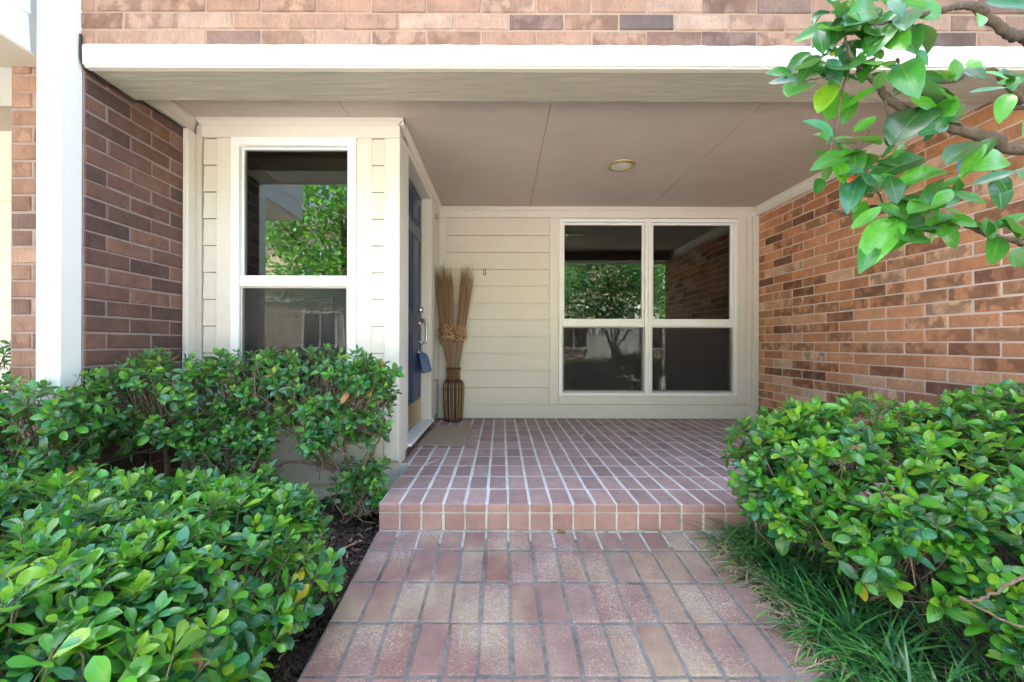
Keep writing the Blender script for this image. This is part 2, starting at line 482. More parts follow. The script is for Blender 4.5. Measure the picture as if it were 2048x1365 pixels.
M = dict(
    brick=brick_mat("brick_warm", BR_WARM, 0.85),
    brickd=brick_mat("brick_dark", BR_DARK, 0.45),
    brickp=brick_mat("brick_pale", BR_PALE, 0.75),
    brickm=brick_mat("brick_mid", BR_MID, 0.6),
    mortar=rough_mat("mortar_warm", (0.58, 0.44, 0.36), (0.74, 0.59, 0.50), 22),
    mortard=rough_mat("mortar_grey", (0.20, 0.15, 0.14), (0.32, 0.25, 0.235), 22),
    mortaru=rough_mat("mortar_tan", (0.27, 0.18, 0.14), (0.37, 0.26, 0.205), 22),
    mortarw=rough_mat("mortar_white", (0.47, 0.445, 0.43), (0.70, 0.67, 0.65), 9),
    jointl=rough_mat("joint_pale", (0.26, 0.24, 0.22), (0.5, 0.47, 0.44), 60),
    jointg=rough_mat("joint_grey", (0.055, 0.054, 0.053), (0.27, 0.25, 0.235), 5),
    paver=paver_mat("porch_paver", [(0, (0.275, 0.185, 0.172)), (0.5, (0.33, 0.225, 0.208)), (1, (0.385, 0.255, 0.23))], 0.3, limecol=(0.5, 0.45, 0.44), fine=60),
    riser=paver_mat("riser_paver", [(0, (0.32, 0.18, 0.15)), (1, (0.39, 0.235, 0.2))], 0.12),
    walkp=paver_mat("walk_paver", [(0, (0.22, 0.122, 0.107)), (0.5, (0.236, 0.148, 0.133)), (1, (0.248, 0.166, 0.15))], 0.6, limecol=(0.52, 0.46, 0.42), moss=1.25, fine=130),
    cream=paint("cream_paint", (0.65, 0.595, 0.52), 0.5, 0.16, (0.15, 1, 4), 30, 0.10),
    trim=paint("trim_paint", (0.68, 0.635, 0.57), 0.5, 0.16, (1, 1, 1), 30, 0.08),
    white=paint("white_vinyl", (0.82, 0.82, 0.81), 0.35, 0.06, (1, 1, 1), 12, 0.03),
    fascia=paint("white_fascia", (0.80, 0.80, 0.78), 0.5, 0.12, (0.1, 1, 1), 60, 0.3),
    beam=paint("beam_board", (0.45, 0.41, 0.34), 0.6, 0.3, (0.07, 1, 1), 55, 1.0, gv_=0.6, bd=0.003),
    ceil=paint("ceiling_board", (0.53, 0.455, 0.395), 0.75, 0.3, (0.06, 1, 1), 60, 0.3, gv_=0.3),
    ghost=paint("grey_and_shaded_trim", (0.52, 0.47, 0.41), 0.55, 0.3),
    post=paint("post_white", (0.76, 0.76, 0.76), 0.45, 0.06, gv_=0.03, bstr=0.04),
    door=paint("navy_paint", (0.022, 0.035, 0.095), 0.35, 0.2, (1, 1, 0.1), 60, 0.1),
    brass=plain("brass", (0.62, 0.46, 0.2), 0.3, 1.0),
    nickel=plain("nickel", (0.55, 0.53, 0.5), 0.25, 1.0),
    blue=plain("blue_vinyl", (0.022, 0.058, 0.17), 0.4),
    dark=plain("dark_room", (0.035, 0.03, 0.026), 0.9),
    rubber=plain("black_cable", (0.012, 0.012, 0.012), 0.5),
    mat=rough_mat("coir", (0.27, 0.2, 0.15), (0.46, 0.36, 0.27), 140, 1.0, 0.9, 0.006),
    rattan_d=plain("rattan_dark", (0.05, 0.025, 0.014), 0.5),
    rattan_l=plain("rattan_light", (0.30, 0.19, 0.11), 0.5),
    rattan_m=plain("rattan_mid", (0.19, 0.09, 0.035), 0.5),
    straw=plain("straw", (0.30, 0.185, 0.09), 0.7),
    straw2=plain("straw_dark", (0.16, 0.09, 0.045), 0.7),
    husk=plain("husk", (0.50, 0.32, 0.16), 0.6),
    soil=rough_mat("soil", (0.008, 0.006, 0.005), (0.05, 0.038, 0.032), 30, 1.0, 1.0, 0.02),
    chip=rough_mat("bark_chip", (0.02, 0.012, 0.009), (0.09, 0.055, 0.04), 60, 0.9, 0.6, 0.004),
    chip2=rough_mat("bark_pale", (0.10, 0.07, 0.05), (0.26, 0.2, 0.15), 60, 0.9, 0.6, 0.004),
    bark=rough_mat("bark", (0.09, 0.06, 0.04), (0.30, 0.22, 0.16), 45, 0.9, 0.9, 0.004),
    barkd=rough_mat("bark_grey", (0.035, 0.026, 0.02), (0.15, 0.115, 0.09), 38, 0.9, 0.9, 0.004),
    glass=glass_mat("window_glass", 0.05, (0.55, 0.58, 0.55)),
    screen=screen_mat("insect_screen", (0.045, 0.04, 0.04), 0.62),
    gold=plain("brass_ring", (0.62, 0.47, 0.22), 0.35, 0.8),
    frost=plain("frosted_lens", (0.62, 0.62, 0.56), 0.6),
    concrete=rough_mat("concrete", (0.38, 0.36, 0.33), (0.5, 0.48, 0.45), 3),
    lawn=rough_mat("lawn_green", (0.03, 0.06, 0.015), (0.08, 0.13, 0.03), 8),
    stucco=rough_mat("stucco_tan", (0.48, 0.38, 0.27), (0.58, 0.47, 0.34), 6),
    roof=rough_mat("roof_shingle", (0.06, 0.055, 0.05), (0.14, 0.13, 0.12), 10),
    brickfar=rough_mat("brick_far", (0.22, 0.12, 0.09), (0.42, 0.25, 0.18), 14),
)
VEIN = (0.28, 0.36, 0.12)
LEAF = [
    leaf_mat("leaf_deep", (0.026, 0.128, 0.03), VEIN),
    leaf_mat("leaf_mid", (0.047, 0.225, 0.036), VEIN),
    leaf_mat("leaf_fresh", (0.09, 0.35, 0.03), VEIN),
    leaf_mat("leaf_young", (0.23, 0.45, 0.03), (0.4, 0.46, 0.12), trans=0.4),
    leaf_mat("leaf_teal", (0.04, 0.205, 0.105), VEIN, rough=0.28),
    leaf_mat("leaf_yellow", (0.42, 0.36, 0.03), (0.5, 0.45, 0.15)),
    leaf_mat("leaf_dry", (0.34, 0.15, 0.05), (0.4, 0.25, 0.1), rough=0.6, trans=0.15),
    leaf_mat("leaf_red", (0.55, 0.07, 0.015), (0.5, 0.2, 0.05), rough=0.4),
]
GRASS = [leaf_mat("blade_deep", (0.035, 0.16, 0.05), (0.05, 0.16, 0.04), trans=0.2),
         leaf_mat("blade_mid", (0.11, 0.33, 0.08), (0.08, 0.2, 0.05), trans=0.25),
         leaf_mat("blade_dry", (0.46, 0.34, 0.23), (0.36, 0.25, 0.14), rough=0.7, trans=0.1)]

# ------------------------------------------------------------------ dimensions
PORCH = 0.1286          # porch floor
STEP = 1.949            # face of the step
BACK = 4.157            # back wall
BAY = 2.55              # face of the window bay
XL, XR = -1.934, 2.618  # side walls
XD = -0.64              # door wall
CEIL = EYE + 1.381
FRONT = 1.87            # face of the upper wall
BEAMZ = EYE + 1.264
FASZ = EYE + 1.356
def walk_z(y):
    return -0.102 * (1.947 - max(y, 0.2)) if y < 1.947 else 0.0

# ------------------------------------------------------------------ ground
def sheet(name, mat, xs, ys, fz, kind="structure", jit=0.0):
    v, f = [], []
    for y in ys:
        for x in xs:
            v.append((x, y, fz(x, y) + (random.gauss(0, jit) if jit else 0)))
    w = len(xs)
    for j in range(len(ys) - 1):
        for i in range(w - 1):
            f.append((j * w + i, j * w + i + 1, (j + 1) * w + i + 1, (j + 1) * w + i))
    return obj(name, me(name, v, f, mat, True), None, None, kind)
sheet("ground", M["lawn"], [-60, -20, -8, 0, 8, 20, 60], [-70, -30, -12, -6, -2.0, -1.0, 12, 40], lambda x, y: -0.30)
xs = list(np.arange(-5, 5.01, 0.07)); ys = list(np.arange(-0.98, 2.62, 0.07))
sheet("garden_soil", M["soil"], xs, ys, lambda x, y: walk_z(y) - 0.055 - 0.02 * math.sin(3 * x + 2 * y) - (0.03 if y > 1.96 and x > -0.6 else 0), jit=0.009)
sheet("bounce_driveway", M["concrete"], [-30, 0, 30], [-11.9, -1.0], lambda x, y: -0.296)  # concrete extended close to the porch to bounce sunlight into it

# ------------------------------------------------------------------ pavers
def paver_mesh(w, l, h, mat, b=0.004, jit=0.0012):
    x, y = w / 2, l / 2
    v = [(-x, -y, -h), (x, -y, -h), (x, y, -h), (-x, y, -h), (-x, -y, -b), (x, -y, -b), (x, y, -b), (-x, y, -b),
         (-x + b, -y + b, 0), (x - b, -y + b, 0), (x - b, y - b, 0), (-x + b, y - b, 0)]
    v = [(a + random.uniform(-jit, jit), c + random.uniform(-jit, jit), d + (random.uniform(-jit, 0) if d == 0 else 0)) for a, c, d in v]
    f = [(3, 2, 1, 0), (8, 9, 10, 11)]
    for i in range(4):
        j = (i + 1) % 4
        f += [(i, j, 4 + j, 4 + i), (4 + i, 4 + j, 8 + j, 8 + i)]
    return me("paver", v, f, mat)

def screen_size(p, s):
    d = max(p[1], 0.2)
    return s * FPX / d

def inframe(p, mgn=60):
    if p[1] < 0.15: return False
    x = VX + p[0] * FPX / p[1]; y = VY - (p[2] - EYE) * FPX / p[1]
    return -mgn < x < 2048 + mgn and -mgn < y < 1365 + mgn

# porch
porch = box("porch_floor", None, M["mortarw"], -0.583, XR + 0.3, STEP + 0.005, BACK + 0.2, -0.25, PORCH - 0.0022, 0)
tag(porch, kind="structure")
box("mortar_bed", porch, M["mortarw"], -0.70, -0.5835, BAY + 0.03, BACK + 0.2, -0.2, PORCH - 0.0024, 0)
PW, PL = 0.1042, 0.2035
variants = [paver_mesh(PW - 0.0115, PL - 0.0075, 0.038, M["paver"]) for _ in range(7)]
front_variants = [paver_mesh(PW - 0.0115, PL - 0.0075, 0.038, M["paver"], 0.003) for _ in range(4)]
cells = []
for r in range(11):
    y0 = STEP - 0.002 + r * PL
    for k in range(-6, 26):
        x0 = 0.0372 + k * PW
        if x0 + PW > XR + 0.05: continue
        cells.append((r, k, x0 + PW / 2, y0 + PL / 2))
cells.sort(key=lambda c: (0 if inframe((c[2], c[3], PORCH), 0) and c[2] < 1.35 + 0.4 * (c[3] - 1.9) else 1, c[3]))
rest = Pile()
for i, (r, k, x, y) in enumerate(cells):
    Mx = Matrix.Translation((x + random.gauss(0, .0012), y + random.gauss(0, .001), PORCH + random.uniform(-0.0012, 0.0008))) @ Matrix.Rotation(random.gauss(0, .006), 4, 'Z')
    m = random.choice(front_variants if r == 0 else variants)
    if y + PL / 2 > BACK:          # last course is cut against the wall
        Mx = Matrix.Translation((x, (y - PL / 2 + BACK - 0.002) / 2, PORCH)) @ Matrix.Diagonal((1, (BACK - y + PL / 2 - 0.004) / PL, 1, 1))
    if i < 268:
        obj("paver", m, porch, Mx)
    else:
        rest.add(([Mx @ v.co for v in m.vertices], [tuple(p.vertices) for p in m.polygons]))
rest.build("paver_field", M["paver"], porch, kind="stuff")
for r in range(3, 11):              # narrow cut pavers along the door sill
    y0 = STEP + r * PL
    box("paver", porch, M["paver"], -0.655, -0.596, max(y0, BAY + .06), min(y0 + PL - 0.008, BACK - .003), PORCH - 0.03, PORCH, 0.003)
rv = []
for _ in range(5):
    v, f = box_data(-(PW - 0.011) / 2, (PW - 0.011) / 2, 0, 0.05, 0, 0.0775, 0.003)
    v = [(a + random.uniform(-.001, .001), b_, c + random.uniform(-.001, .001)) for a, b_, c in v]
    rv.append(me("riser_brick", v, f, M["riser"]))
fv = []
for _ in range(4):
    v, f = box_data(-(PW - 0.0112) / 2, (PW - 0.0112) / 2, 0, 0.02, 0, 0.034, 0.002)
    fv.append(me("riser_cap", v, f, M["riser"]))
for k in range(-6, 25):
    x = 0.0372 + (k + 0.5) * PW
    obj("riser_brick", random.choice(rv), porch, Matrix.Translation((x + random.gauss(0, .001), STEP - 0.001 + random.uniform(-.0015, .0015), 0.003)))
    obj("riser_cap", random.choice(fv), porch, Matrix.Translation((x, STEP - 0.0035, PORCH - 0.0385)))

# walkway
ysw = [1.944] + list(np.arange(1.7, -1.4, -0.1))
v, f = [], []
for y in ysw:
    for x in (-0.588, 0.974): v.append((x, y, walk_z(y) - 0.0045))
nb = len(v)
for y in ysw:
    for x in (-0.588, 0.974): v.append((x, y, walk_z(y) - 0.10))
for i in range(len(ysw) - 1):
    f.append((2 * i, 2 * i + 2, 2 * i + 3, 2 * i + 1))
    f.append((2 * i, nb + 2 * i, nb + 2 * i + 2, 2 * i + 2))
    f.append((2 * i + 1, 2 * i + 3, nb + 2 * i + 3, nb + 2 * i + 1))
walk = obj("walkway", me("walkway", v, f, M["jointg"]), None, None, "structure")
WW = 0.1045
rows = [1.946, 1.798, 1.592, 1.392, 1.193, 0.992, 0.79, 0.59, 0.39, 0.19, -0.01, -0.21, -0.41, -0.61, -0.81, -1.01, -1.21]
slope = math.atan(0.102)
wvar = [paver_mesh(WW - 0.0095, 0.2 - 0.007, 0.045, M["walkp"], 0.005, 0.0022) for _ in range(8)]
wcut = [paver_mesh(WW - 0.0105, 0.148 - 0.007, 0.045, M["walkp"], 0.005, 0.002) for _ in range(3)]
for i in range(len(rows) - 1):
    y1, y0 = rows[i], rows[i + 1]
    yc = (y0 + y1) / 2
    sh = random.gauss(0, 0.0015)
    for k in range(15):
        x = -0.5905 + (k + 0.5) * WW + sh + random.gauss(0, 0.0013)
        Mx = Matrix.Translation((x, yc + random.gauss(0, .0015), walk_z(yc) + random.uniform(-.0018, .0012))) @ Matrix.Rotation(slope if yc > 0.2 else 0, 4, 'X') @ Matrix.Rotation(random.gauss(0, .007), 4, 'Z') @ Matrix.Rotation(random.gauss(0, .004), 4, 'Y')
        obj("paver", random.choice(wcut if i == 0 else wvar), walk, Mx)
# pale mortar left in the top joints
ml = Pile()
def strip(x0, x1, ya, yb, off):
    za, zb = walk_z(ya) + off, walk_z(yb) + off
    ml.add(([(x0, ya, za), (x1, ya, za), (x1, yb, zb), (x0, yb, zb), (x0, ya, za - .02), (x1, ya, za - .02), (x1, yb, zb - .02), (x0, yb, zb - .02)],
            [(0, 1, 2, 3), (0, 4, 5, 1), (1, 5, 6, 2), (2, 6, 7, 3), (3, 7, 4, 0)]))
for k in range(1, 15):
    x = -0.5905 + k * WW
    strip(x - .0058, x + .0058, 1.944 - random.uniform(0.03, 0.15), 1.944, -0.0028)
x = -.58
while x < .96:
    l = random.uniform(.03, .16)
    strip(x, min(x + l, .97), 1.9375 + random.uniform(0, .004), 1.9465, random.uniform(-.0005, .0025))
    x += l + random.uniform(0, .05)
ml.build("joint_mortar", M["jointl"], walk, kind="stuff")

# ------------------------------------------------------------------ the house
house = thing("brick_house", (0.3, 3.2, 0), "brick townhouse with cream clapboard bay, blue door and white beam over its porch", "house")

BL, BH = 0.254, 0.0794   # brick module
def brick_mesh(l, h, mat, d=0.07, b=0.004, j=0.0016):
    x, z = l / 2, h / 2
    def q(): return random.uniform(-j, j)
    v = [(-x, d, -z), (x, d, -z), (x, d, z), (-x, d, z)]
    v += [(-x + q(), b, -z + q()), (x + q(), b, -z + q()), (x + q(), b, z + q()), (-x + q(), b, z + q())]
    v += [(-x + b + q(), q() * .6, -z + b + q()), (x - b + q(), q() * .6, -z + b + q()), (x - b + q(), q() * .6, z - b + q()), (-x + b + q(), q() * .6, z - b + q())]
    f = [(8, 9, 10, 11)]
    for i in range(4):
        k = (i + 1) % 4
        f += [(i, k, 4 + k, 4 + i), (4 + i, 4 + k, 8 + k, 8 + i)]
    return me("brick", v, f, mat)

BRICKS_DONE = []
def brick_face(part, mat, Mw, length, z0, z1, zphase, keep, joint=0.0095, xphase=0.0):
    """lay running-bond bricks on a face; local x along, -y outwards, z up. keep(world point) -> object of its own"""
    full = [brick_mesh(BL - joint, BH - joint, mat) for _ in range(6)]
    cache = {}
    pile = Pile()
    zc = zphase
    row = 0
    while zc > z0: zc -= BH; row -= 1
    while zc < z1:
        lo, hi = max(zc, z0), min(zc + BH, z1)
        if hi - lo > 0.02:
            x = xphase - BL * (2 if row % 2 else 1.5)
            while x < length:
                a, b_ = max(x, 0), min(x + BL, length)
                if b_ - a > 0.03:
                    w, h = b_ - a, hi - lo
                    if abs(w - BL) < 1e-4 and abs(h - BH) < 1e-4: m = random.choice(full)
                    else:
                        key = (round(w, 3), round(h, 3))
                        if key not in cache: cache[key] = brick_mesh(w - joint, h - joint, mat)
                        m = cache[key]
                    Mx = Mw @ Matrix.Translation(((a + b_) / 2 + random.gauss(0, .001), -0.0045 + random.gauss(0, .0009), (lo + hi) / 2 + random.gauss(0, .0007))) @ Matrix.Rotation(random.gauss(0, .003), 4, 'Y')
                    wp = Mx.translation
                    if keep(wp): BRICKS_DONE.append(obj("brick", m, part, Mx))
                    else: pile.add(([Mx @ v.co for v in m.vertices], [tuple(p.vertices) for p in m.polygons]))
                x += BL
        zc += BH; row += 1
    if pile.v: pile.build("brickwork", mat, part, kind="stuff")

# right side wall (faces -X): local x runs from the back wall to the front
MR = Matrix.Translation((XR, BACK, 0)) @ Matrix.Rotation(-PI / 2, 4, 'Z')
wr = box("side_wall", house, M["mortar"], XR, XR + 0.32, FRONT + 0.003, BACK + 0.3, -0.3, CEIL + 0.25, 0, label="sunlit-toned orange brick wall beside the double window")
wr["label"] = "orange brick wall beside the double window"
def keep_r(p):
    if not inframe(p, 5): return False
    y = VY - (p.z - EYE) * FPX / p.y; x = VX + p.x * FPX / p.y
    if x > 1960 and y < 330: return False
    return y < 835 and p.z < CEIL - 0.05
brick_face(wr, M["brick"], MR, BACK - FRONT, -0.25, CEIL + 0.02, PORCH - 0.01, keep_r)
brick_face(wr, M["brickm"], Matrix.Translation((XR, FRONT + 0.003, 0)), 0.33, -0.25, FASZ - 0.1, PORCH - 0.01, lambda p: False)
# left pier (faces +X and -Y)
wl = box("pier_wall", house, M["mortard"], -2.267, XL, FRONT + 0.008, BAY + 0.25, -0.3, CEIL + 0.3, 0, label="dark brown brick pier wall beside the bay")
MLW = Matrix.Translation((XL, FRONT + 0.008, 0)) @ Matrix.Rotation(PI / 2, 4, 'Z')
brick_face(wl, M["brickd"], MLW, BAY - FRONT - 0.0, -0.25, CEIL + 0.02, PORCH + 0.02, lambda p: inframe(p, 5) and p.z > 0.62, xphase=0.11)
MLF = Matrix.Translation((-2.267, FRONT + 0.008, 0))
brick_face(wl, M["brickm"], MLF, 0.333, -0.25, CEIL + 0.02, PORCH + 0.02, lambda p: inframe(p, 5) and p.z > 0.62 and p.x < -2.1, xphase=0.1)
# upper wall
wu = box("upper_wall", house, M["mortaru"], -2.0, 8.0, FRONT + 0.003, FRONT + 0.3, FASZ, 5.1, 0, label="pale weathered brick wall above the white fascia")
MU = Matrix.Translation((-2.0, FRONT + 0.003, 0))
brick_face(wu, M["brickp"], MU, 5.2, FASZ + 0.004, FASZ + BH * 7, FASZ + 0.004, lambda p: inframe(p, 20) and p.x < 2.3, joint=0.008)
box("upper_cladding", house, M["brickfar"], -2.0, 8.0, FRONT - 0.003, FRONT + 0.002, FASZ + BH * 7, 5.1, 0)
box("upper_cladding", house, M["brickfar"], 3.16, 8.0, FRONT - 0.003, FRONT + 0.002, FASZ, FASZ + BH * 7 - .002, 0)
box("front_wall", house, M["brickfar"], XR + 0.33, 8.0, FRONT, FRONT + 0.25, -0.3, FASZ - 0.003, 0)
box("roof", house, M["roof"], -9, 9, 1.35, 10.2, 5.1, 5.3, 0.01)  # unseen roof, added and set in height to shade the front
box("unseen_rear_wall", house, M["brickfar"], -9, 9, 9.8, 10.0, -0.3, 5.1, 0)  # unseen, added to stop light leaking in from behind
for xx in (-9, 8.85): box("unseen_end_wall", house, M["brickfar"], xx, xx + 0.14, 2.7, 9.79, -0.3, 5.09, 0)  # unseen ends, added to close the shell against light

# fascia and beam
fx0 = XL + 0.016
prism_y("fascia", house, M["fascia"], [(FRONT - 0.012, BEAMZ + 0.006), (FRONT - 0.016, FASZ - 0.006), (FRONT - 0.008, FASZ + 0.003), (FRONT + 0.03, FASZ + 0.006), (FRONT + 0.03, BEAMZ + 0.006)], fx0, XR + 1.6)
box("fascia_lip", house, M["cream"], fx0, XR + 1.6, FRONT - 0.006, FRONT + 0.024, BEAMZ - 0.004, BEAMZ + 0.0045, 0.002)
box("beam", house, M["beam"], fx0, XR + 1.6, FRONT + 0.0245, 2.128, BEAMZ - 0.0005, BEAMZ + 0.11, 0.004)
for xa in (2.0, 0.35, -1.2):
    pass
cp = [(x, FRONT - .009 + random.gauss(0, .0012), FASZ + .0045 + random.gauss(0, .0007)) for x in np.arange(XL + .01, 2.9, .035)]
obj("caulk_bead", me("caulk_bead", *tube_data(cp, [random.uniform(.0025, .0040) for _ in cp], 6), M["cream"], True), house)
# ceiling panels
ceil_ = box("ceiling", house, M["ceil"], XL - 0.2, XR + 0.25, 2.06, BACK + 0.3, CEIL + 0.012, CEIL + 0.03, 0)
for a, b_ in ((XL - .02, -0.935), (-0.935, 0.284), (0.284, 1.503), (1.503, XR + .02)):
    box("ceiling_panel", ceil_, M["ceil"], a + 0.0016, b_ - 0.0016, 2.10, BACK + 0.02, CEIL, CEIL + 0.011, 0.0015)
box("upper_floor", house, M["dark"], -8.8, 8.8, 2.2, 9.7, CEIL + 0.04, CEIL + 0.2, 0)

# mouldings
def crown_right(s, x, y0, y1, mat):
    z = CEIL - 0.001
    pr = [(x, z), (x - s * 0.052, z), (x - s * 0.052, z - 0.013), (x - s * 0.042, z - 0.018), (x - s * 0.024, z - 0.045), (x - s * 0.024, z - 0.085), (x, z - 0.085)]
    return prism_x("moulding", house, mat, pr, y0, y1)
crown_right(1, XR - 0.006, 2.13, BACK - 0.004, M["trim"])
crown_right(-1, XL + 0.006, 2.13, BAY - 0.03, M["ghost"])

# ---- siding helper
def clap(part, mat, x0, x1, zs, y, t0=0.016, t1=0.0225):
    for a, b_ in zip(zs[:-1], zs[1:]):
        x0j, x1j = x0, x1
        v = [(x0j, y - t1, a), (x1j, y - t1, a), (x1j, y - t0, b_ - 0.006), (x0j, y - t0, b_ - 0.006),
             (x0j, y, a), (x1j, y, a), (x1j, y, b_ - 0.006), (x0j, y, b_ - 0.006)]
        f = [(0, 1, 2, 3), (4, 7, 6, 5), (0, 4, 5, 1), (3, 2, 6, 7), (0, 3, 7, 4), (1, 5, 6, 2)]
        o = obj("siding_board", me("siding_board", v, f, mat), part)

def px_x(x, d): return (x - VX) * d / FPX
def px_z(y, d): return EYE + (VY - y) * d / FPX

def sash_window(x0, x1, z0, z1, zr0, zr1, g, y, name="window"):
    """white vinyl single hung window. g = (gx0,gx1) glass edges; zr0..zr1 the meeting rail"""
    w = ring(name, house, M["white"], x0, x1, z0, z1, 0.034 if BACK - y < 1 else 0.052, y - 0.022, y + 0.06)
    t = 0.034 if BACK - y < 1 else 0.052
    # upper light
    ring("sash", w, M["white"], x0 + t + .001, x1 - t - .001, zr1 - 0.02, z1 - t - .001, g, y + 0.006, y + 0.04)
    ring("sash", w, M["white"], x0 + t + .001, x1 - t - .001, z0 + t + .001, zr0 + 0.02, g, y + 0.012, y + 0.03)
    box("meeting_rail", w, M["white"], x0 + t + .002, x1 - t - .002, y - 0.012, y + 0.01, zr0, zr1, 0.002)
    gx0, gx1 = x0 + t + g - .004, x1 - t - g + .004
    box("pane", w, M["glass"], gx0, gx1, y + 0.022, y + 0.025, zr1 - 0.01, z1 - t - g + .004, 0)
    box("pane", w, M["glass"], gx0, gx1, y + 0.020, y + 0.023, z0 + t + g - .004, zr0 + 0.01, 0)
    ring("screen_frame", w, M["ghost"], x0 + t + .003, x1 - t - .003, z0 + t + .003, zr0 - .001, 0.011, y - 0.006, y + 0.004)
    box("insect_screen", w, M["screen"], x0 + t + .012, x1 - t - .012, y - 0.0035, y - 0.003, z0 + t + .012, zr0 - .01, 0)
    return w

# ---- back wall
d = BACK
bw = box("back_wall", house, M["cream"], XD - 0.4, px_x(1098, d), BACK, BACK + 0.08, PORCH, CEIL + .01, 0, label="cream clapboard back wall of the porch")
box("wall_core", bw, M["cream"], px_x(1098, d), px_x(1117, d), BACK, BACK + .08, PORCH, CEIL + .01, 0)
box("wall_core", bw, M["cream"], px_x(1471, d), XR, BACK, BACK + .08, PORCH, CEIL + .01, 0)
box("wall_core", bw, M["cream"], px_x(1117, d), px_x(1471, d), BACK, BACK + .08, PORCH, px_z(790, d), 0)
box("wall_core", bw, M["cream"], px_x(1117, d), px_x(1471, d), BACK, BACK + .08, px_z(440, d), CEIL + .01, 0)
zs = [px_z(808, d) + 0.172 * i for i in range(11)] + [px_z(437, d)]
zs = [z for z in zs if z <= px_z(437, d) + 1e-6]
clap(bw, M["cream"], px_x(893, d), px_x(1098, d), zs, BACK)
box("corner_board", bw, M["trim"], px_x(878, d), px_x(893, d) - .001, BACK - 0.02, BACK, px_z(808, d), px_z(437, d), 0.003)
box("base_board", bw, M["trim"], XD + .006, XR - 0.004, BACK - 0.024, BACK, PORCH + 0.003, px_z(808, d) - .001, 0.003)
box("frieze_board", bw, M["trim"], XD + .006, XR - 0.004, BACK - 0.022, BACK, px_z(437, d) + .001, CEIL - 0.004, 0.003)
prism_y("crown", bw, M["trim"], [(BACK - 0.023, CEIL - 0.002), (BACK - 0.055, CEIL - 0.002), (BACK - 0.055, CEIL - 0.014), (BACK - 0.046, CEIL - 0.018), (BACK - 0.034, CEIL - 0.034), (BACK - 0.023, CEIL - 0.036)], XD + .01, XR - 0.06)
# casing round the pair of windows
cz0, cz1 = px_z(808, d), px_z(437, d)
wx0, wx1 = px_x(1117, d), px_x(1471, d)
box("casing", bw, M["trim"], px_x(1098, d) + .001, wx0 - .001, BACK - 0.026, BACK, cz0 + .001, cz1, 0.003)
box("casing", bw, M["trim"], wx1 + .001, px_x(1489, d), BACK - 0.026, BACK, cz0 + .001, cz1, 0.003)
box("apron", bw, M["trim"], wx0, wx1, BACK - 0.0265, BACK, cz0 + .001, px_z(791, d) - .001, 0.003)
box("corner_board", bw, M["trim"], px_x(1489, d) + .002, px_x(1500, d), BACK - 0.03, BACK, cz0 + .001, cz1, 0.003)
box("corner_board", bw, M["trim"], px_x(1500, d) + .002, XR - 0.007, BACK - 0.05, BACK, PORCH + .004, CEIL - .09, 0.003)
wz0, wz1 = px_z(791, d), px_z(439, d)
rz0, rz1 = px_z(653, d), px_z(638, d)
mx = px_x(1294.5, d)
sash_window(wx0, mx - 0.0012, wz0, wz1, rz0, rz1, 0.022, BACK - 0.012)
sash_window(mx + 0.0012, wx1, wz0, wz1, rz0, rz1, 0.022, BACK - 0.012)
# room behind; its dimness is put into near-black walls
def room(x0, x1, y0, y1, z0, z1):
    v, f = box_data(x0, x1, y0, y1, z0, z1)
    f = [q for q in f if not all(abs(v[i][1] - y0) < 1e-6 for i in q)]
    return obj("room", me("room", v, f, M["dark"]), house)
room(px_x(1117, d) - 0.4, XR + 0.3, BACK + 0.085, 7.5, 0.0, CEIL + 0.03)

# ---- bay
d = BAY
by = box("bay_wall", house, M["cream"], XL, px_x(467, d), BAY, BAY + 0.09, -0.25, CEIL + .01, 0, label="cream clapboard bay wall with tall window")
bx0, bx1 = px_x(467, d), px_x(715, d)
bz0, bz1 = px_z(826, d), px_z(281, d)
box("wall_core", by, M["cream"], bx1, XD, BAY, BAY + .09, -0.25, CEIL + .01, 0)
box("wall_core", by, M["cream"], bx0, bx1, BAY, BAY + .09, -0.25, bz0, 0)
box("wall_core", by, M["cream"], bx0, bx1, BAY, BAY + .09, bz1, CEIL + .01, 0)
zt = px_z(281, d)
zs = [zt - 0.1672 * i for i in range(13)]
zs = [z for z in zs if z > 0.06] + [0.02]
zs = zs[::-1]
clap(by, M["cream"], px_x(411, d), px_x(436.5, d), zs, BAY)
clap(by, M["cream"], px_x(745, d), px_x(770, d), zs, BAY)
clap(by, M["cream"], px_x(437, d), px_x(745, d), [z for z in zs if z < bz0 - 0.09] + [bz0 - 0.075], BAY)
zlow = PORCH + 0.035
box("casing", by, M["trim"], px_x(437, d), bx0 - .001, BAY - 0.026, BAY, bz0 - 0.07, zt - .001, 0.003)
box("casing", by, M["trim"], bx1 + .001, px_x(745, d), BAY - 0.026, BAY, bz0 - 0.07, zt - .001, 0.003)
box("apron", by, M["trim"], bx0, bx1, BAY - 0.026, BAY, bz0 - 0.07, bz0 - .001, 0.003)
box("corner_board", by, M["trim"], px_x(770, d), XD + 0.008, BAY - 0.028, BAY, zlow, zt - .001, 0.004)
box("frieze_board", by, M["trim"], XL + 0.07, XD + 0.008, BAY - 0.029, BAY, zt, CEIL - 0.03, 0.003)
prism_y("crown", by, M["trim"], [(BAY, CEIL - 0.001), (BAY - 0.062, CEIL - 0.001), (BAY - 0.062, CEIL - 0.015), (BAY - 0.05, CEIL - 0.02), (BAY - 0.036, CEIL - 0.034), (BAY, CEIL - 0.034)], XL + 0.06, XD + 0.036)
box("pier_trim", by, M["trim"], XL + 0.008, XL + 0.04, BAY - 0.10, BAY, 0.05, CEIL - 0.09, 0.004)
box("pier_trim", by, M["ghost"], XL + 0.0405, XL + 0.072, BAY - 0.034, BAY, 0.05, CEIL - 0.035, 0.004)  # second board: the trim's shaded face, shade put into its grey
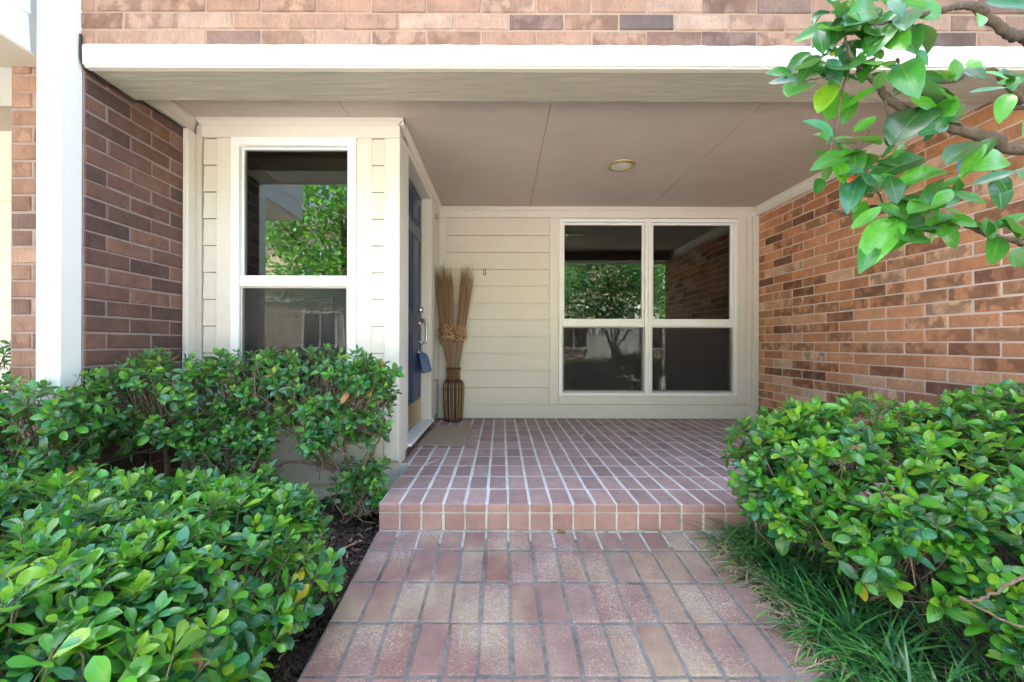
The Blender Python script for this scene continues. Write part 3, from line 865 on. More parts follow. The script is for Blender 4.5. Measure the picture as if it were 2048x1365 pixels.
sash_window(bx0, bx1, bz0, bz1, px_z(575, d), px_z(554, d), 0.012, BAY - 0.012)
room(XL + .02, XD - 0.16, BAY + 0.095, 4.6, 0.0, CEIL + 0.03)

# ---- door wall (faces +X)
dx = XD
box("corner_board", house, M["trim"], dx - 0.1, dx + 0.006, BAY + 0.001, 2.775, PORCH + 0.003, CEIL - 0.06, 0.003)
box("door_header", house, M["trim"], dx - 0.1, dx + 0.004, 2.776, BACK - 0.026, 2.195, CEIL - 0.001, 0.003)
prism_x("crown", house, M["trim"], [(dx, CEIL - 0.001), (dx + 0.036, CEIL - 0.001), (dx + 0.036, CEIL - 0.015), (dx + 0.026, CEIL - 0.02), (dx + 0.012, CEIL - 0.034), (dx, CEIL - 0.034)], BAY - 0.06, BACK - 0.03)
box("door_jamb", house, M["trim"], dx - 0.1, dx - 0.004, 3.662, 3.70, PORCH + .06, 2.194, 0.002)
box("door_casing", house, M["trim"], dx - 0.02, dx + 0.012, 3.665, 3.84, PORCH + .003, 2.194, 0.003)
ring("sidelight", house, M["trim"], 3.845, BACK - 0.03, PORCH + 0.06, 2.19, 0.022, -dx - .004, -dx + 0.05, 0.34, 0.04,
     M=Matrix.Rotation(PI / 2, 4, 'Z'))
box("sidelight_pane", house, M["glass"], dx - 0.035, dx - 0.03, 3.86, BACK - 0.045, PORCH + .38, 2.16, 0)
box("sidelight_dark_slab", house, M["dark"], dx - 0.13, dx - 0.05, 3.71, BACK - 0.005, PORCH - .02, 2.2, 0)  # near-black slab puts the dimness behind the pane into its colour
box("sidelight_panel", house, M["ghost"], dx - 0.028, dx - 0.012, 3.87, BACK - 0.055, PORCH + .1, PORCH + .36, 0.003)
box("door_sill", house, M["white"], dx - 0.11, dx + 0.03, 2.776, 3.69, PORCH + 0.058, PORCH + 0.078, 0.004)
sill_b = box("sill_wall", house, M["jointg"], dx - 0.2, dx + 0.008, 2.70, 3.83, 0.0, PORCH + 0.057, 0)
sm = [brick_mesh(0.095, 0.048, M["brickd"], 0.02) for _ in range(3)]
for i in range(10):
    obj("sill_brick", random.choice(sm), sill_b, Matrix.Translation((dx + 0.013, 2.80 + i * 0.104, PORCH + 0.029)) @ Matrix.Rotation(PI / 2, 4, 'Z'))
# six panel door
FX = dx - 0.078
dz0, dz1, dy0, dy1 = PORCH + 0.082, 2.19, 2.782, 3.658
door = box("door", house, M["door"], FX - 0.04, FX, dy0, dy1, dz0, dz1, 0.002, label="navy blue six-panel front door")
H = dz1 - dz0
for (a, b_) in ((0.10, 0.40), (0.47, 0.80), (0.85, 0.955)):
    for (p, q) in ((0.12, 0.46), (0.54, 0.88)):
        y0, y1 = dy0 + p * (dy1 - dy0), dy0 + q * (dy1 - dy0)
        z0, z1 = dz0 + a * H, dz0 + b_ * H
        ring("panel_bead", door, M["door"], y0, y1, z0, z1, 0.02, -FX - 0.008, -FX + 0.001, M=Matrix.Rotation(PI / 2, 4, 'Z'))
        box("panel", door, M["door"], FX - .001, FX + 0.005, y0 + 0.04, y1 - 0.04, z0 + 0.04, z1 - 0.04, 0.004)
box("kick_plate", door, M["brass"], FX + 0.0005, FX + 0.003, dy0 + 0.03, dy1 - 0.02, dz0 + 0.01, dz0 + 0.21, 0.0008)
def disc(cx, cy, cz, r, t, n=16):
    v, f = [], []
    prof = [(0, r), (t * .6, r), (t, r * .75), (t, 0.0001)]
    for (a, rr) in prof:
        for k in range(n):
            an = 2 * PI * k / n
            v.append((cx + a, cy + rr * math.cos(an), cz + rr * math.sin(an)))
    for i in range(3):
        for k in range(n):
            j = (k + 1) % n
            f.append((i * n + k, i * n + j, (i + 1) * n + j, (i + 1) * n + k))
    return v, f
hy = dy1 - 0.075
obj("deadbolt", me("deadbolt", *disc(FX, hy, 1.19, 0.033, 0.03), M["nickel"], True), door)
obj("lock_rose", me("lock_rose", *disc(FX, hy, 1.07, 0.030, 0.012), M["nickel"], True), door)
hp = [(FX + .005, hy, 1.085), (FX + .05, hy, 1.08), (FX + .062, hy, 1.03), (FX + .06, hy, .96), (FX + .05, hy, .90), (FX + .004, hy, .885)]
obj("grip", me("grip", *tube_data(smooth_path(hp, 4), 0.0085, 8), M["nickel"], True), door)
obj("latch", me("latch", *tube_data([(FX + .005, hy, 1.10), (FX + .04, hy, 1.105), (FX + .055, hy, 1.10)], [.007, .009, .006], 8), M["nickel"], True), door)

# ------------------------------------------------------------------ neighbouring house
nb = thing("neighbour_house", (-2.6, 2.2, 0), "neighbouring townhouse with white corner post and overhanging pale clapboard storey", "house")
box("corner_post", nb, M["post"], -2.045, -1.937, 1.782, FRONT + 0.0075, -0.25, 5.2, 0.004, label="tall white corner post")
box("overhang_core", nb, M["post"], -8.0, -2.09, 0.9, 2.2, BEAMZ + 0.012, 5.15, 0)
box("overhang_soffit", nb, M["ghost"], -8.0, -2.066, 0.9, FRONT, BEAMZ, BEAMZ + .011, 0)
zz = BEAMZ + .001
for i in range(8):
    v = [(-2.066, .9, zz), (-2.066, 1.781, zz), (-2.078, 1.781, zz + .174), (-2.078, .9, zz + .174), (-2.0895, .9, zz), (-2.0895, 1.781, zz), (-2.0895, 1.781, zz + .174), (-2.0895, .9, zz + .174)]
    f = [(0, 1, 2, 3), (4, 7, 6, 5), (0, 4, 5, 1), (3, 2, 6, 7), (0, 3, 7, 4), (1, 5, 6, 2)]
    obj("siding_board", me("siding_board", v, f, M["post"]), nb)
    zz += .17
box("pier_cap", nb, M["cream"], -2.33, -2.07, FRONT - 0.02, FRONT + .10, px_z(130, 1.9), px_z(106, 1.9), 0.003)
nbw = box("clapboard_wall", nb, M["cream"], -8.0, -2.27, BAY + .02, BAY + .1, -0.3, px_z(262, BAY), 0)
zz = 0.12
while zz < px_z(270, BAY) - .1:
    v = [(-4.2, BAY + .006, zz), (-2.27, BAY + .006, zz), (-2.27, BAY + .016, zz + .172), (-4.2, BAY + .016, zz + .172), (-4.2, BAY + .02, zz), (-2.27, BAY + .02, zz), (-2.27, BAY + .02, zz + .172), (-4.2, BAY + .02, zz + .172)]
    f = [(0, 1, 2, 3), (4, 7, 6, 5), (0, 4, 5, 1), (3, 2, 6, 7), (0, 3, 7, 4), (1, 5, 6, 2)]
    obj("siding_board", me("siding_board", v, f, M["cream"]), nbw)
    zz += .167
box("porch_ceiling", nb, M["ceil"], -8.0, -2.27, FRONT + .1, BAY + .1, px_z(262, BAY) + .002, px_z(262, BAY) + .03, 0)

# ------------------------------------------------------------------ small things on the porch
cx_ = XL + .0145
cab = [(-1.9275, 1.858, FASZ + .05), (-1.9275, 1.857, FASZ - .03), (-1.9265, 1.86, BEAMZ + .02), (cx_, 1.88, BEAMZ - .010), (cx_, 1.95, BEAMZ - .016), (cx_, 2.03, BEAMZ - .011), (cx_, 2.11, BEAMZ - .014), (cx_, 2.16, BEAMZ + .012), (cx_, 2.26, CEIL - .098), (cx_, 2.34, CEIL - .094), (cx_, 2.44, CEIL - .097)]
tag(obj("cable", me("cable", *tube_data(smooth_path(cab, 4), 0.0055, 6), M["rubber"], True)), "black cable sagging along the top of the dark brick pier", "cable")

# recessed light
rl = thing("recessed_light", (0.93, 3.16, CEIL), "round brass-rimmed recessed light in the porch ceiling", "light")
def lathe(prof, n=24, c=(0, 0, 0)):
    v, f = [], []
    for r, z in prof:
        for k in range(n):
            a = 2 * PI * k / n
            v.append((c[0] + r * math.cos(a), c[1] + r * math.sin(a), c[2] + z))
    for i in range(len(prof) - 1):
        for k in range(n):
            j = (k + 1) % n
            f.append((i * n + k, i * n + j, (i + 1) * n + j, (i + 1) * n + k))
    return v, f
obj("ring", me("ring", *lathe([(.078, -.004), (.082, -.012), (.098, -.012), (.11, -.003), (.11, -.0005)], 32, (.93, 3.16, CEIL)), M["gold"], True), rl)
obj("lens", me("lens", *lathe([(.081, -.006), (.06, -.010), (.0005, -.012)], 32, (.93, 3.16, CEIL)), M["frost"], True), rl)

# doormat
dm = thing("doormat", (-.45, 3.39, PORCH), "brown coir doormat lying below the blue door", "doormat")
v, f = [], []
nx_, ny_ = 14, 26
for j in range(ny_ + 1):
    for i in range(nx_ + 1):
        x = -.615 + .345 * i / nx_; y = 3.04 + .70 * j / ny_
        v.append((x + .02 * (j / ny_), y, PORCH + 0.012 + random.uniform(0, .0025)))
for j in range(ny_):
    for i in range(nx_):
        a = j * (nx_ + 1) + i; f.append((a, a + 1, a + nx_ + 2, a + nx_ + 1))
obj("pile", me("pile", v, f, M["mat"]), dm)
mv = [(-.618, 3.035), (-.267, 3.035), (-.247, 3.745), (-.598, 3.745)]
v = [(x, y, PORCH + .0012) for x, y in mv] + [(x, y, PORCH + .0115) for x, y in mv]
f = [(3, 2, 1, 0), (4, 5, 6, 7)] + [(i, (i + 1) % 4, 4 + (i + 1) % 4, 4 + i) for i in range(4)]
obj("backing", me("backing", v, f, M["mat"]), dm)

# vase of split canes
vx, vy = -.469, 4.03
vase = thing("cane_vase", (vx, vy, PORCH), "tall brown split-cane vase standing against the cream wall", "vase")
core = [(.0005, .004), (.082, .004), (.086, .03), (.095, .22), (.099, .33), (.093, .375), (.062, .392), (.057, .40), (.056, .50), (.068, .522), (.066, .524), (.05, .50), (.05, .3)]
obj("core", me("core", *lathe(core, 28, (vx, vy, PORCH)), M["rattan_d"], True), vase)
nc = 34
for k in range(nc):
    a = 2 * PI * k / nc
    pts = []
    for r, z in ((.086, .012), (.089, .05), (.094, .14), (.0985, .23), (.1025, .32), (.099, .365), (.088, .387)):
        rr = r + random.gauss(0, .0006)
        pts.append((vx + rr * math.cos(a), vy + rr * math.sin(a), PORCH + z))
    obj("cane", me("cane", *tube_data(pts, .0062, 6), [M["rattan_l"], M["rattan_m"], M["rattan_d"]][0 if k % 2 == 0 else (1 if k % 4 == 1 else 2)], True), vase)
for k in range(22):
    a = 2 * PI * k / 22
    pts = [(vx + r * math.cos(a), vy + r * math.sin(a), PORCH + z) for r, z in ((.060, .393), (.0575, .43), (.058, .48), (.0665, .518))]
    obj("neck_cane", me("neck_cane", *tube_data(pts, .0068, 5), M["rattan_m"], True), vase)
def hoop(name, r, z, t, mat):
    pts = [(vx + r * math.cos(2 * PI * k / 28), vy + r * math.sin(2 * PI * k / 28), PORCH + z) for k in range(29)]
    obj(name, me(name, *tube_data(pts, t, 6, False), mat, True), vase)
for r, z, t in ((.087, .010, .008), (.086, .389, .007), (.068, .521, .006), (.106, .318, .004), (.099, .175, .003)): hoop("hoop", r, z, t, M["rattan_d"])

def reeds(label, c0, cm, ct, spread_m, spread_t, ztop, n):
    t = thing("reed_bundle", (vx + c0, vy, PORCH + .3), label, "dried reeds", "dried reed bundles in the vase")
    pile = Pile()
    for i in range(n):
        a, rr = random.uniform(0, 2 * PI), math.sqrt(random.random())
        ox, oy = rr * math.cos(a), rr * math.sin(a)
        p0 = Vector((vx + c0 + .015 * ox, vy + .02 * oy, PORCH + .42))
        p1 = Vector((vx + cm + spread_m * ox, vy - .01 + spread_m * oy, PORCH + .86))
        h = ztop + random.gauss(0, .06) - .12 * rr * random.random()
        p3 = Vector((vx + ct + spread_t * ox, min(vy - .02 + spread_t * .8 * oy, BACK - .04), h))
        p2 = p1.lerp(p3, .5) + Vector((random.gauss(0, .005), random.gauss(0, .005), 0))
        r0 = random.uniform(.0026, .004)
        tip = p3 + Vector((random.gauss(0.004, .012), random.gauss(0, .008), random.uniform(-.01, .03)))
        if tip.y > BACK - .03: tip.y = BACK - .03
        pile.add(tube_data([p0, p0.lerp(p1, .5), p1, p2, p3, tip], [r0, r0, r0, r0 * .8, r0 * .45, .0006], 4), random.choice((0, 0, 1)))
    pile.build("stalks", [M["straw"], M["straw2"]], t, kind="stuff")
    for i in range(26):          # twisted husk knots
        a = random.uniform(0, 2 * PI); zc = random.uniform(.80, .94)
        R = spread_m * 1.12 + .006
        pts = []
        a1 = a
        for s in range(6):
            a1 += random.uniform(.25, .6)
            rr = R * random.uniform(.8, 1.3)
            pts.append((vx + cm + rr * math.cos(a1), min(vy - .01 + rr * math.sin(a1), BACK - .03), PORCH + zc + random.gauss(0, .02)))
        obj("husk_knot", me("husk_knot", *tube_data(smooth_path(pts, 3), [.0035 + .003 * math.sin(k * .5) ** 2 for k in range(16)], 5), M["husk"], True), t)
reeds("thick bundle of dried reeds leaning toward the blue door from the vase", -.02, -.065, -.09, .058, .088, 1.58, 170)
reeds("slim bundle of dried reeds leaning toward the clapboard from the vase", .025, .065, .135, .042, .07, 1.60, 100)

# blue hanger on the door handle
hg = thing("door_hanger", (FX + .10, 3.44, .63), "blue tag-shaped pouch hanging from the front door handle", "pouch")
prof = [(-.045, 0), (.045, .0), (.05, .02), (.05, .13), (.03, .165), (-.005, .185), (-.035, .18), (-.047, .15), (-.05, .02)]
n = len(prof)
Mh = Matrix.Translation((FX + .075, hy - .05, .64)) @ Matrix.Rotation(math.radians(-14), 4, 'Y') @ Matrix.Rotation(math.radians(20), 4, 'Z')
v = []
for t, s in ((-.022, .88), (-.026, 1), (.026, 1), (.022, .88)):
    for (a, z) in prof: v.append((a * s * .8, t * (1 if z < .17 else .6), .09 + (z - .09) * s))
f = [tuple(range(n)), tuple(range(3 * n, 4 * n))[::-1]]
for L in range(3):
    for i in range(n): f.append((L * n + i, (L + 1) * n + i, (L + 1) * n + (i + 1) % n, L * n + (i + 1) % n))
obj("body", me("body", v, f, M["blue"]), hg, Mh)
lp = [(-.02, 0, .17), (-.03, 0, .21), (-.015, 0, .27), (.01, 0, .275), (.02, 0, .22), (.012, 0, .172)]
obj("shackle", me("shackle", *tube_data([Mh @ Vector(p) for p in smooth_path(lp, 4)], .004, 6), M["nickel"], True), hg)

# bracket on the siding
hk = thing("wall_bracket", P(969, 545, BACK - .02), "small beige bracket screwed to the cream clapboard", "bracket")
px, pz = px_x(969, BACK), px_z(545, BACK)
ring("plate", hk, M["rattan_m"], px - .014, px + .014, pz - .034, pz + .034, .007, BACK - .022, BACK - .012)
obj("hook", me("hook", *tube_data([(px, BACK - .012, pz + .02), (px, BACK - .028, pz + .01), (px, BACK - .026, pz - .018)], .005, 6), M["white"], True), hk)

# ------------------------------------------------------------------ leaves
def leaf_template(style, seg=7, curl=0.2, fold=0.18):
    """unit leaf: length along +Y, width across X, upper side +Z"""
    vs, uv = [], []
    for i in range(seg + 1):
        u = i / seg
        if style == "obovate":   w = 0.285 * (math.sin(PI * min(1, u ** 1.45)) ** 0.55) * (0.5 + 0.55 * u) + 0.012 * (1 - u)
        elif style == "oval":    w = 0.235 * math.sin(PI * u ** 0.95) ** 0.8 + 0.012 * (1 - u)
        elif style == "blunt":   w = 0.27 * math.sin(PI * u ** 1.0) ** 0.6 + 0.012 * (1 - u)
        elif style == "ellip":   w = 0.215 * math.sin(PI * u ** 0.97) ** 0.72 + 0.012 * (1 - u)
        else:                    w = 0.205 * math.sin(PI * u ** 0.92) ** 0.95 + 0.012 * (1 - u)   # lance
        if i == seg: w = 0.004
        zc = -curl * u * u
        for s in (-1, -0.55, 0, 0.55, 1):
            wav = 0.012 * math.sin(9 * u + s * 3)
            vs.append((s * w, u - 0.12 * curl * u * u, zc + fold * abs(s) * w * 1.6 - 0.10 * s * s * w + wav * abs(s)))
            uv.append((0.5 + 0.5 * s, u))
    fs = []
    for i in range(seg):
        for k in range(4):
            a = i * 5 + k
            fs.append((a, a + 1, a + 6, a + 5))
    return np.array(vs), fs, np.array(uv)

TEMPL = {s: [leaf_template(s, 7, c, fo) for c, fo in ((0.06, .25), (.18, .16), (.32, .3), (-.08, .2))] for s in ("obovate", "oval", "blunt", "lance", "ellip")}
LMESH = {}
def leaf_mesh(style, var, mi):
    k = (style, var, mi)
    if k not in LMESH:
        v, f, uv = TEMPL[style][var]
        LMESH[k] = me("leaf", v, f, LEAF[mi], True, None, uv)
    return LMESH[k]

def frame(base, direction, normal, length, wid=1.0):
    y = Vector(direction).normalized()
    z = Vector(normal) - y * y.dot(Vector(normal))
    z = z.normalized() if z.length > 1e-5 else y.orthogonal().normalized()
    x = y.cross(z)
    m = Matrix((x * length * wid, y * length, z * length)).transposed().to_4x4()
    m.translation = base
    return m

def place_leaves(root, leaves, style_of, n_single=300, mats=LEAF):
    """leaves: list of (matrix, style, variant, material index, priority). The n largest in view are objects, the rest one mesh."""
    order = sorted(range(len(leaves)), key=lambda i: -leaves[i][4])
    single = set(i for i in order[:n_single] if leaves[i][4] > 0)
    V, F, U, MI = [], [], [], []
    base = 0
    for i, (m, st, va, mi, pr) in enumerate(leaves):
        if i in single:
            obj("leaf", leaf_mesh(st, va, mi), root, m)
        else:
            v, f, uv = TEMPL[st][va]
            A = np.array(m)
            V.append(v @ A[:3, :3].T + A[:3, 3])
            F.append(np.array(f) + base); U.append(uv); MI += [mi] * len(f)
            base += len(v)
    if V:
        V = np.concatenate(V); F = np.concatenate(F); U = np.concatenate(U)
        obj("foliage", me("foliage", V.tolist(), F.tolist(), mats, True, MI, U), root, None, "stuff")

def rosette(leaves, pos, axis, n, style, L, palette, young=0.3, inner=0.0, flat=1.0):
    """a shoot tip: whorl of leaves, youngest in the middle"""
    axis = Vector(axis).normalized()
    e1 = axis.orthogonal().normalized(); e2 = axis.cross(e1)
    ph = random.uniform(0, 2 * PI)
    is_young = random.random() < young
    for k in range(n):
        t = k / max(1, n - 1)              # 0 youngest .. 1 oldest
        a = ph + k * 2.399
        tilt = math.radians((18 if is_young else 34) + (62 * t + random.gauss(0, 9)) * flat)
        rad = e1 * math.cos(a) + e2 * math.sin(a)
        dirn = axis * math.cos(tilt) + rad * math.sin(tilt)
        dirn.z -= 0.10 * t
        nrm = axis * math.sin(tilt) - rad * math.cos(tilt)
        nrm = nrm + Vector((random.gauss(0, .22), random.gauss(0, .22), random.gauss(0, .15)))
        if nrm.dot(axis) < 0 and tilt < 1.4: nrm = nrm
        l = L * (0.62 + 0.38 * min(1, t * 2.2)) * random.uniform(.8, 1.15)
        if is_young and t < 0.35: mi = random.choice((3, 3, 2))
        elif random.random() < 0.012: mi = random.choice((5, 6))
        else: mi = random.choices((0, 1, 2, 3, 4), palette)[0]
        b = Vector(pos) - axis * (0.045 * t * L / .07) + rad * 0.004
        m = frame(b, dirn, nrm, l, random.uniform(.88, 1.12))
        c = b + dirn.normalized() * l * .5
        pr = 0.0
        if inframe(c, -6): pr = l * FPX / c.y * (1.25 - .5 * t) * (1.0 - inner)
        leaves.append((m, style, random.randrange(4), mi, pr))

def blob_points(blobs, n, only=None):
    """points on the union of superellipsoids: (centre, half sizes, exponent)"""
    areas = [b[1][0] * b[1][1] + b[1][1] * b[1][2] + b[1][0] * b[1][2] for b in blobs]
    out = []
    tries = 0
    while len(out) < n and tries < n * 30:
        tries += 1
        bi = random.choices(range(len(blobs)), areas)[0]
        c, h, e = blobs[bi]
        fa = random.choices(range(3), (h[1] * h[2], h[0] * h[2], h[0] * h[1]))[0]
        q = [random.uniform(-1, 1) for _ in range(3)]; q[fa] = random.choice((-1, 1))
        r = sum(abs(x) ** e for x in q) ** (1 / e)
        q = [x / r for x in q]
        p = Vector([c[i] + q[i] * h[i] for i in range(3)])
        nrm = Vector([math.copysign(abs(q[i]) ** (e - 1), q[i]) / h[i] for i in range(3)]).normalized()
        bad = False
        for bj, (c2, h2, e2) in enumerate(blobs):
            if bj != bi and sum(abs((p[i] - c2[i]) / h2[i]) ** e2 for i in range(3)) < 0.7: bad = True; break
        if bad or (only and not only(p, nrm)): continue
        out.append((p, nrm))
    return out

def shrub(name, label, base, blobs, n_shoots, L, style, palette, stems, young=0.3, per=(6, 9), up=0.55, only=None, depth=0.05, twigl=0.14, cat="shrub", singles=300, group=None, inner_n=0, seed=1, bark="bark"):
    random.seed(seed)
    root = thing(name, base, label, cat, group)
    leaves = []
    tw = Pile()
    for p, nrm in blob_points(blobs, n_shoots, only):
        dpt = abs(random.gauss(0, depth)) - 0.3 * depth
        if random.random() < .10: dpt = -random.uniform(.01, .05)
        q = p - nrm * dpt
        ax = nrm * (1 - up) + Vector((0, 0, 1)) * up + Vector((random.gauss(0, .28), random.gauss(0, .28), random.gauss(0, .15)))
        rosette(leaves, q, ax, random.randint(*per), style if random.random() < .8 else "oval", L * random.uniform(.58, 1.2), palette, young, min(.6, max(0, dpt / .12)))
        ax.normalize()
        b = q - ax * twigl * .5 + Vector((random.gauss(0, .01), random.gauss(0, .01), 0))
        e = b - (nrm * .5 + ax * .3 + Vector((0, 0, .4))) * twigl * .8
        tw.add(tube_data([q + ax * .006, b, e], [.0012, .0018, .0026], 4, False))
    for p, nrm in (blob_points(blobs, inner_n, only) if inner_n else []):
        q = p - nrm * random.uniform(.07, .16)
        rosette(leaves, q, nrm * .4 + Vector((random.gauss(0, .4), random.gauss(0, .4), .6)), 5, style, L, (6, 3, 0, 0, 3), 0, .9)
    place_leaves(root, leaves, style, singles)
    tw.build("twigs", M[bark], root, True, "stuff")
    for s in stems:
        pts, r0, r1 = s
        pp = smooth_path(pts, 5, 0.0025)
        obj("stem", me("stem", *tube_data(pp, [r0 + (r1 - r0) * i / (len(pp) - 1) for i in range(len(pp))], 7), M[bark], True), root)
    return root

# low spreading shrub beside the walk
FL = [((-1.63, 0.98, 0.16), (1.0, 0.56, 0.295), 4.0), ((-1.05, 1.36, 0.14), (0.45, 0.24, 0.27), 3.0), ((-1.02, 0.72, 0.14), (0.33, 0.5, 0.30), 3.5)]
def fl_ok(p, n): return p.y > 0.22 and n.z > -0.35 and p.x > -2.6
st = []
random.seed(3)
for i in range(16):
    x, y = random.uniform(-1.9, -.8), random.uniform(.6, 1.4)
    st.append(([(x, y, walk_z(y) - .05), (x + random.gauss(0, .05), y + random.gauss(0, .05), .12), (x + random.gauss(0, .12), y + random.gauss(0, .1), .33)], .008, .003))
shrub("spreading_shrub", "low dense shrub of broad rounded leaves with pale yellow-green shoots", (-1.4, 1.0, -0.12), FL, 2050, 0.056, "obovate", (2, 4, 3.6, .9, 4.5), st, young=.36, per=(7, 10), up=.6, only=fl_ok, depth=.035, seed=5, inner_n=150)

# clipped shrub before the bay, open at its foot
MS = [((-1.12, 2.16, 0.655), (0.55, 0.21, 0.185), 3.2), ((-1.68, 2.02, 0.62), (0.30, 0.24, 0.20), 2.6), ((-1.93, 1.66, 0.56), (0.30, 0.16, 0.20), 2.2), ((-0.70, 2.10, 0.60), (0.13, 0.17, 0.20), 2.4),
      ((-0.72, 2.12, 0.16), (0.13, 0.13, 0.14), 2.0), ((-1.30, 1.95, 0.42), (0.22, 0.12, 0.10), 2.0), ((-0.90, 2.02, 0.43), (0.10, 0.10, 0.09), 2.0), ((-1.95, 1.62, 0.30), (0.2, 0.1, 0.12), 2.0), ((-1.38, 2.2, 0.14), (0.25, 0.12, 0.1), 2)]
def S(*a): return [P(*q) for q in a]
st = [
    (S((520, 1000, 2.15), (515, 930, 2.15), (505, 880, 2.15), (480, 820, 2.15), (440, 770, 2.12)), .020, .008),
    (S((505, 985, 2.16), (530, 910, 2.12), (560, 850, 2.1), (600, 810, 2.1), (640, 780, 2.1)), .016, .006),
    (S((500, 880, 2.15), (540, 850, 2.15), (580, 860, 2.12), (620, 905, 2.12), (660, 935, 2.12), (700, 940, 2.12)), .010, .011),
    (S((715, 1010, 2.12), (705, 955, 2.12), (675, 935, 2.12), (640, 905, 2.1), (610, 860, 2.1), (590, 800, 2.12)), .018, .006),
    (S((725, 1000, 2.10), (728, 930, 2.10), (745, 890, 2.1), (752, 850, 2.1), (758, 800, 2.1)), .013, .006),
    (S((735, 960, 2.14), (748, 905, 2.12), (762, 870, 2.1), (765, 830, 2.08)), .008, .004),
    (S((700, 960, 2.12), (690, 890, 2.12), (700, 840, 2.14), (690, 780, 2.14)), .011, .005),
    (S((540, 940, 2.08), (585, 925, 2.08), (630, 930, 2.1), (670, 945, 2.1)), .006, .008),
    (S((380, 960, 2.1), (375, 880, 2.1), (365, 820, 2.1), (350, 770, 2.1)), .009, .005),
    (S((335, 955, 2.0), (330, 890, 1.98), (315, 840, 1.95), (300, 790, 1.95)), .010, .005),
    (S((130, 950, 1.68), (115, 890, 1.66), (105, 850, 1.66), (110, 790, 1.66)), .009, .004),
    (S((480, 990, 2.12), (470, 900, 2.1), (430, 850, 2.08), (400, 800, 2.08)), .010, .005),
]
shrub("clipped_shrub", "box-clipped shrub with twisted bare stems standing before the bay window", (-1.2, 2.1, -0.05), MS, 1150, 0.052, "blunt", (5, 5, 2, .4, 2.5), st, young=.22, per=(5, 8), up=.45, depth=.06, seed=8, inner_n=60, twigl=.16)

# shrub along the orange wall
RS = [((1.55, 1.72, 0.44), (0.52, 0.17, 0.24), 2.8), ((1.30, 1.62, 0.40), (0.32, 0.16, 0.22), 2.4), ((1.62, 1.42, 0.32), (0.40, 0.24, 0.24), 2.4), ((2.2, 1.62, 0.45), (0.45, 0.25, 0.30), 2.8), ((1.75, 1.20, 0.22), (0.40, 0.22, 0.24), 2.2), ((1.36, 1.36, 0.25), (0.24, 0.17, 0.18), 2.2), ((1.62, 1.02, 0.10), (0.30, 0.16, 0.17), 2.2), ((1.15, 1.60, 0.30), (0.17, 0.13, 0.16), 2.0), ((1.14, 1.70, 0.47), (.16, .13, .15), 2.0), ((2.3, 1.15, .3), (.5, .35, .34), 2.6)]
RS = [((c[0], c[1], c[2] - .03), h, e) for c, h, e in RS]
st = []
random.seed(21)
for i in range(14):
    x, y = random.uniform(1.3, 2.2), random.uniform(1.5, 1.75)
    st.append(([(x, y, walk_z(y) - .05), (x + random.gauss(0, .06), y + random.gauss(0, .06), .15), (x + random.gauss(0, .14), y + random.gauss(0, .1), .4)], .007, .0025))
st.append((S((2048, 1150, 1.02), (2000, 1175, 1.02), (1960, 1200, 1.03), (1925, 1198, 1.05)), .0045, .0025))
st.append((S((1920, 1190, 1.05), (1980, 1225, 1.03), (2060, 1260, 1.02)), .003, .003))
shrub("wall_shrub", "bushy bright green shrub growing along the orange brick wall", (1.7, 1.5, -0.05), RS, 1500, 0.059, "blunt", (2.4, 4.5, 5, 1.6, 2.4), st, young=.45, per=(6, 9), up=.45, only=lambda p, n: n.z > -.5 and p.x < 2.7, depth=.05, seed=14, inner_n=140)

# neighbour's shrub behind the post
NS = [((-2.75, 2.15, 0.70), (0.32, 0.2, 0.24), 2.4), ((-2.7, 2.1, 0.3), (0.3, 0.2, 0.25), 2.2)]
shrub("porch_shrub", "dark green shrub beside the neighbour's cream clapboard, behind the white post", (-2.7, 2.15, -0.05), NS, 150, 0.06, "blunt", (6, 4, 1, .3, 2), [([(-2.7, 2.15, -.05), (-2.68, 2.15, .3), (-2.75, 2.15, .6)], .012, .005)], seed=31, singles=40)

# ------------------------------------------------------------------ border grass
random.seed(40)
gv, gf, gu, gm = [], [], [], []
def blade(base, az, L, bend, w, mi, lean=0.25):
    b0 = len(gv)
    hx, hy = math.cos(az), math.sin(az)
    sx, sy = -hy, hx
    seg = 6
    a = lean
    p = Vector(base)
    for i in range(seg + 1):
        t = i / seg
        ww = w * (1 - t ** 2.2) * (0.65 + .35 * min(1, t * 4)) + .0003
        gv.append((p.x + sx * ww, p.y + sy * ww, p.z)); gu.append((0, t))
        gv.append((p.x - sx * ww, p.y - sy * ww, p.z + .0006)); gu.append((1, t))
        a += bend / seg
        p = p + Vector((hx * math.sin(a), hy * math.sin(a), math.cos(a))) * (L / seg)
    for i in range(seg):
        q = b0 + 2 * i
        gf.append((q, q + 1, q + 3, q + 2)); gm.append(mi)
def grass_clump(x, y, n, L, dry=0.25):
    z = walk_z(y) - .05
    for i in range(n):
        az = random.uniform(0, 2 * PI)
        bx, by_ = x + random.gauss(0, .018), y + random.gauss(0, .018)
        if random.random() < dry: blade((bx, by_, z), az, L * random.uniform(.5, .8), random.uniform(1.6, 2.6), .0016, 2, random.uniform(.3, .8))
        else: blade((bx, by_, z), az, L * random.uniform(.7, 1.2), random.uniform(.9, 2.3), random.uniform(.0036, .0058), random.choice((0, 0, 1)), random.uniform(.05, .5))
for i in range(95):
    y = random.uniform(.55, 1.86)
    x = 1.085 + abs(random.gauss(0, .2))
    grass_clump(x, y, random.randint(15, 24), random.uniform(.18, .30), .10)
for i in range(60):                # dry under-leaves along the edge
    grass_clump(random.uniform(.99, 1.08), random.uniform(.8, 1.9), 12, random.uniform(.12, .18), .9)
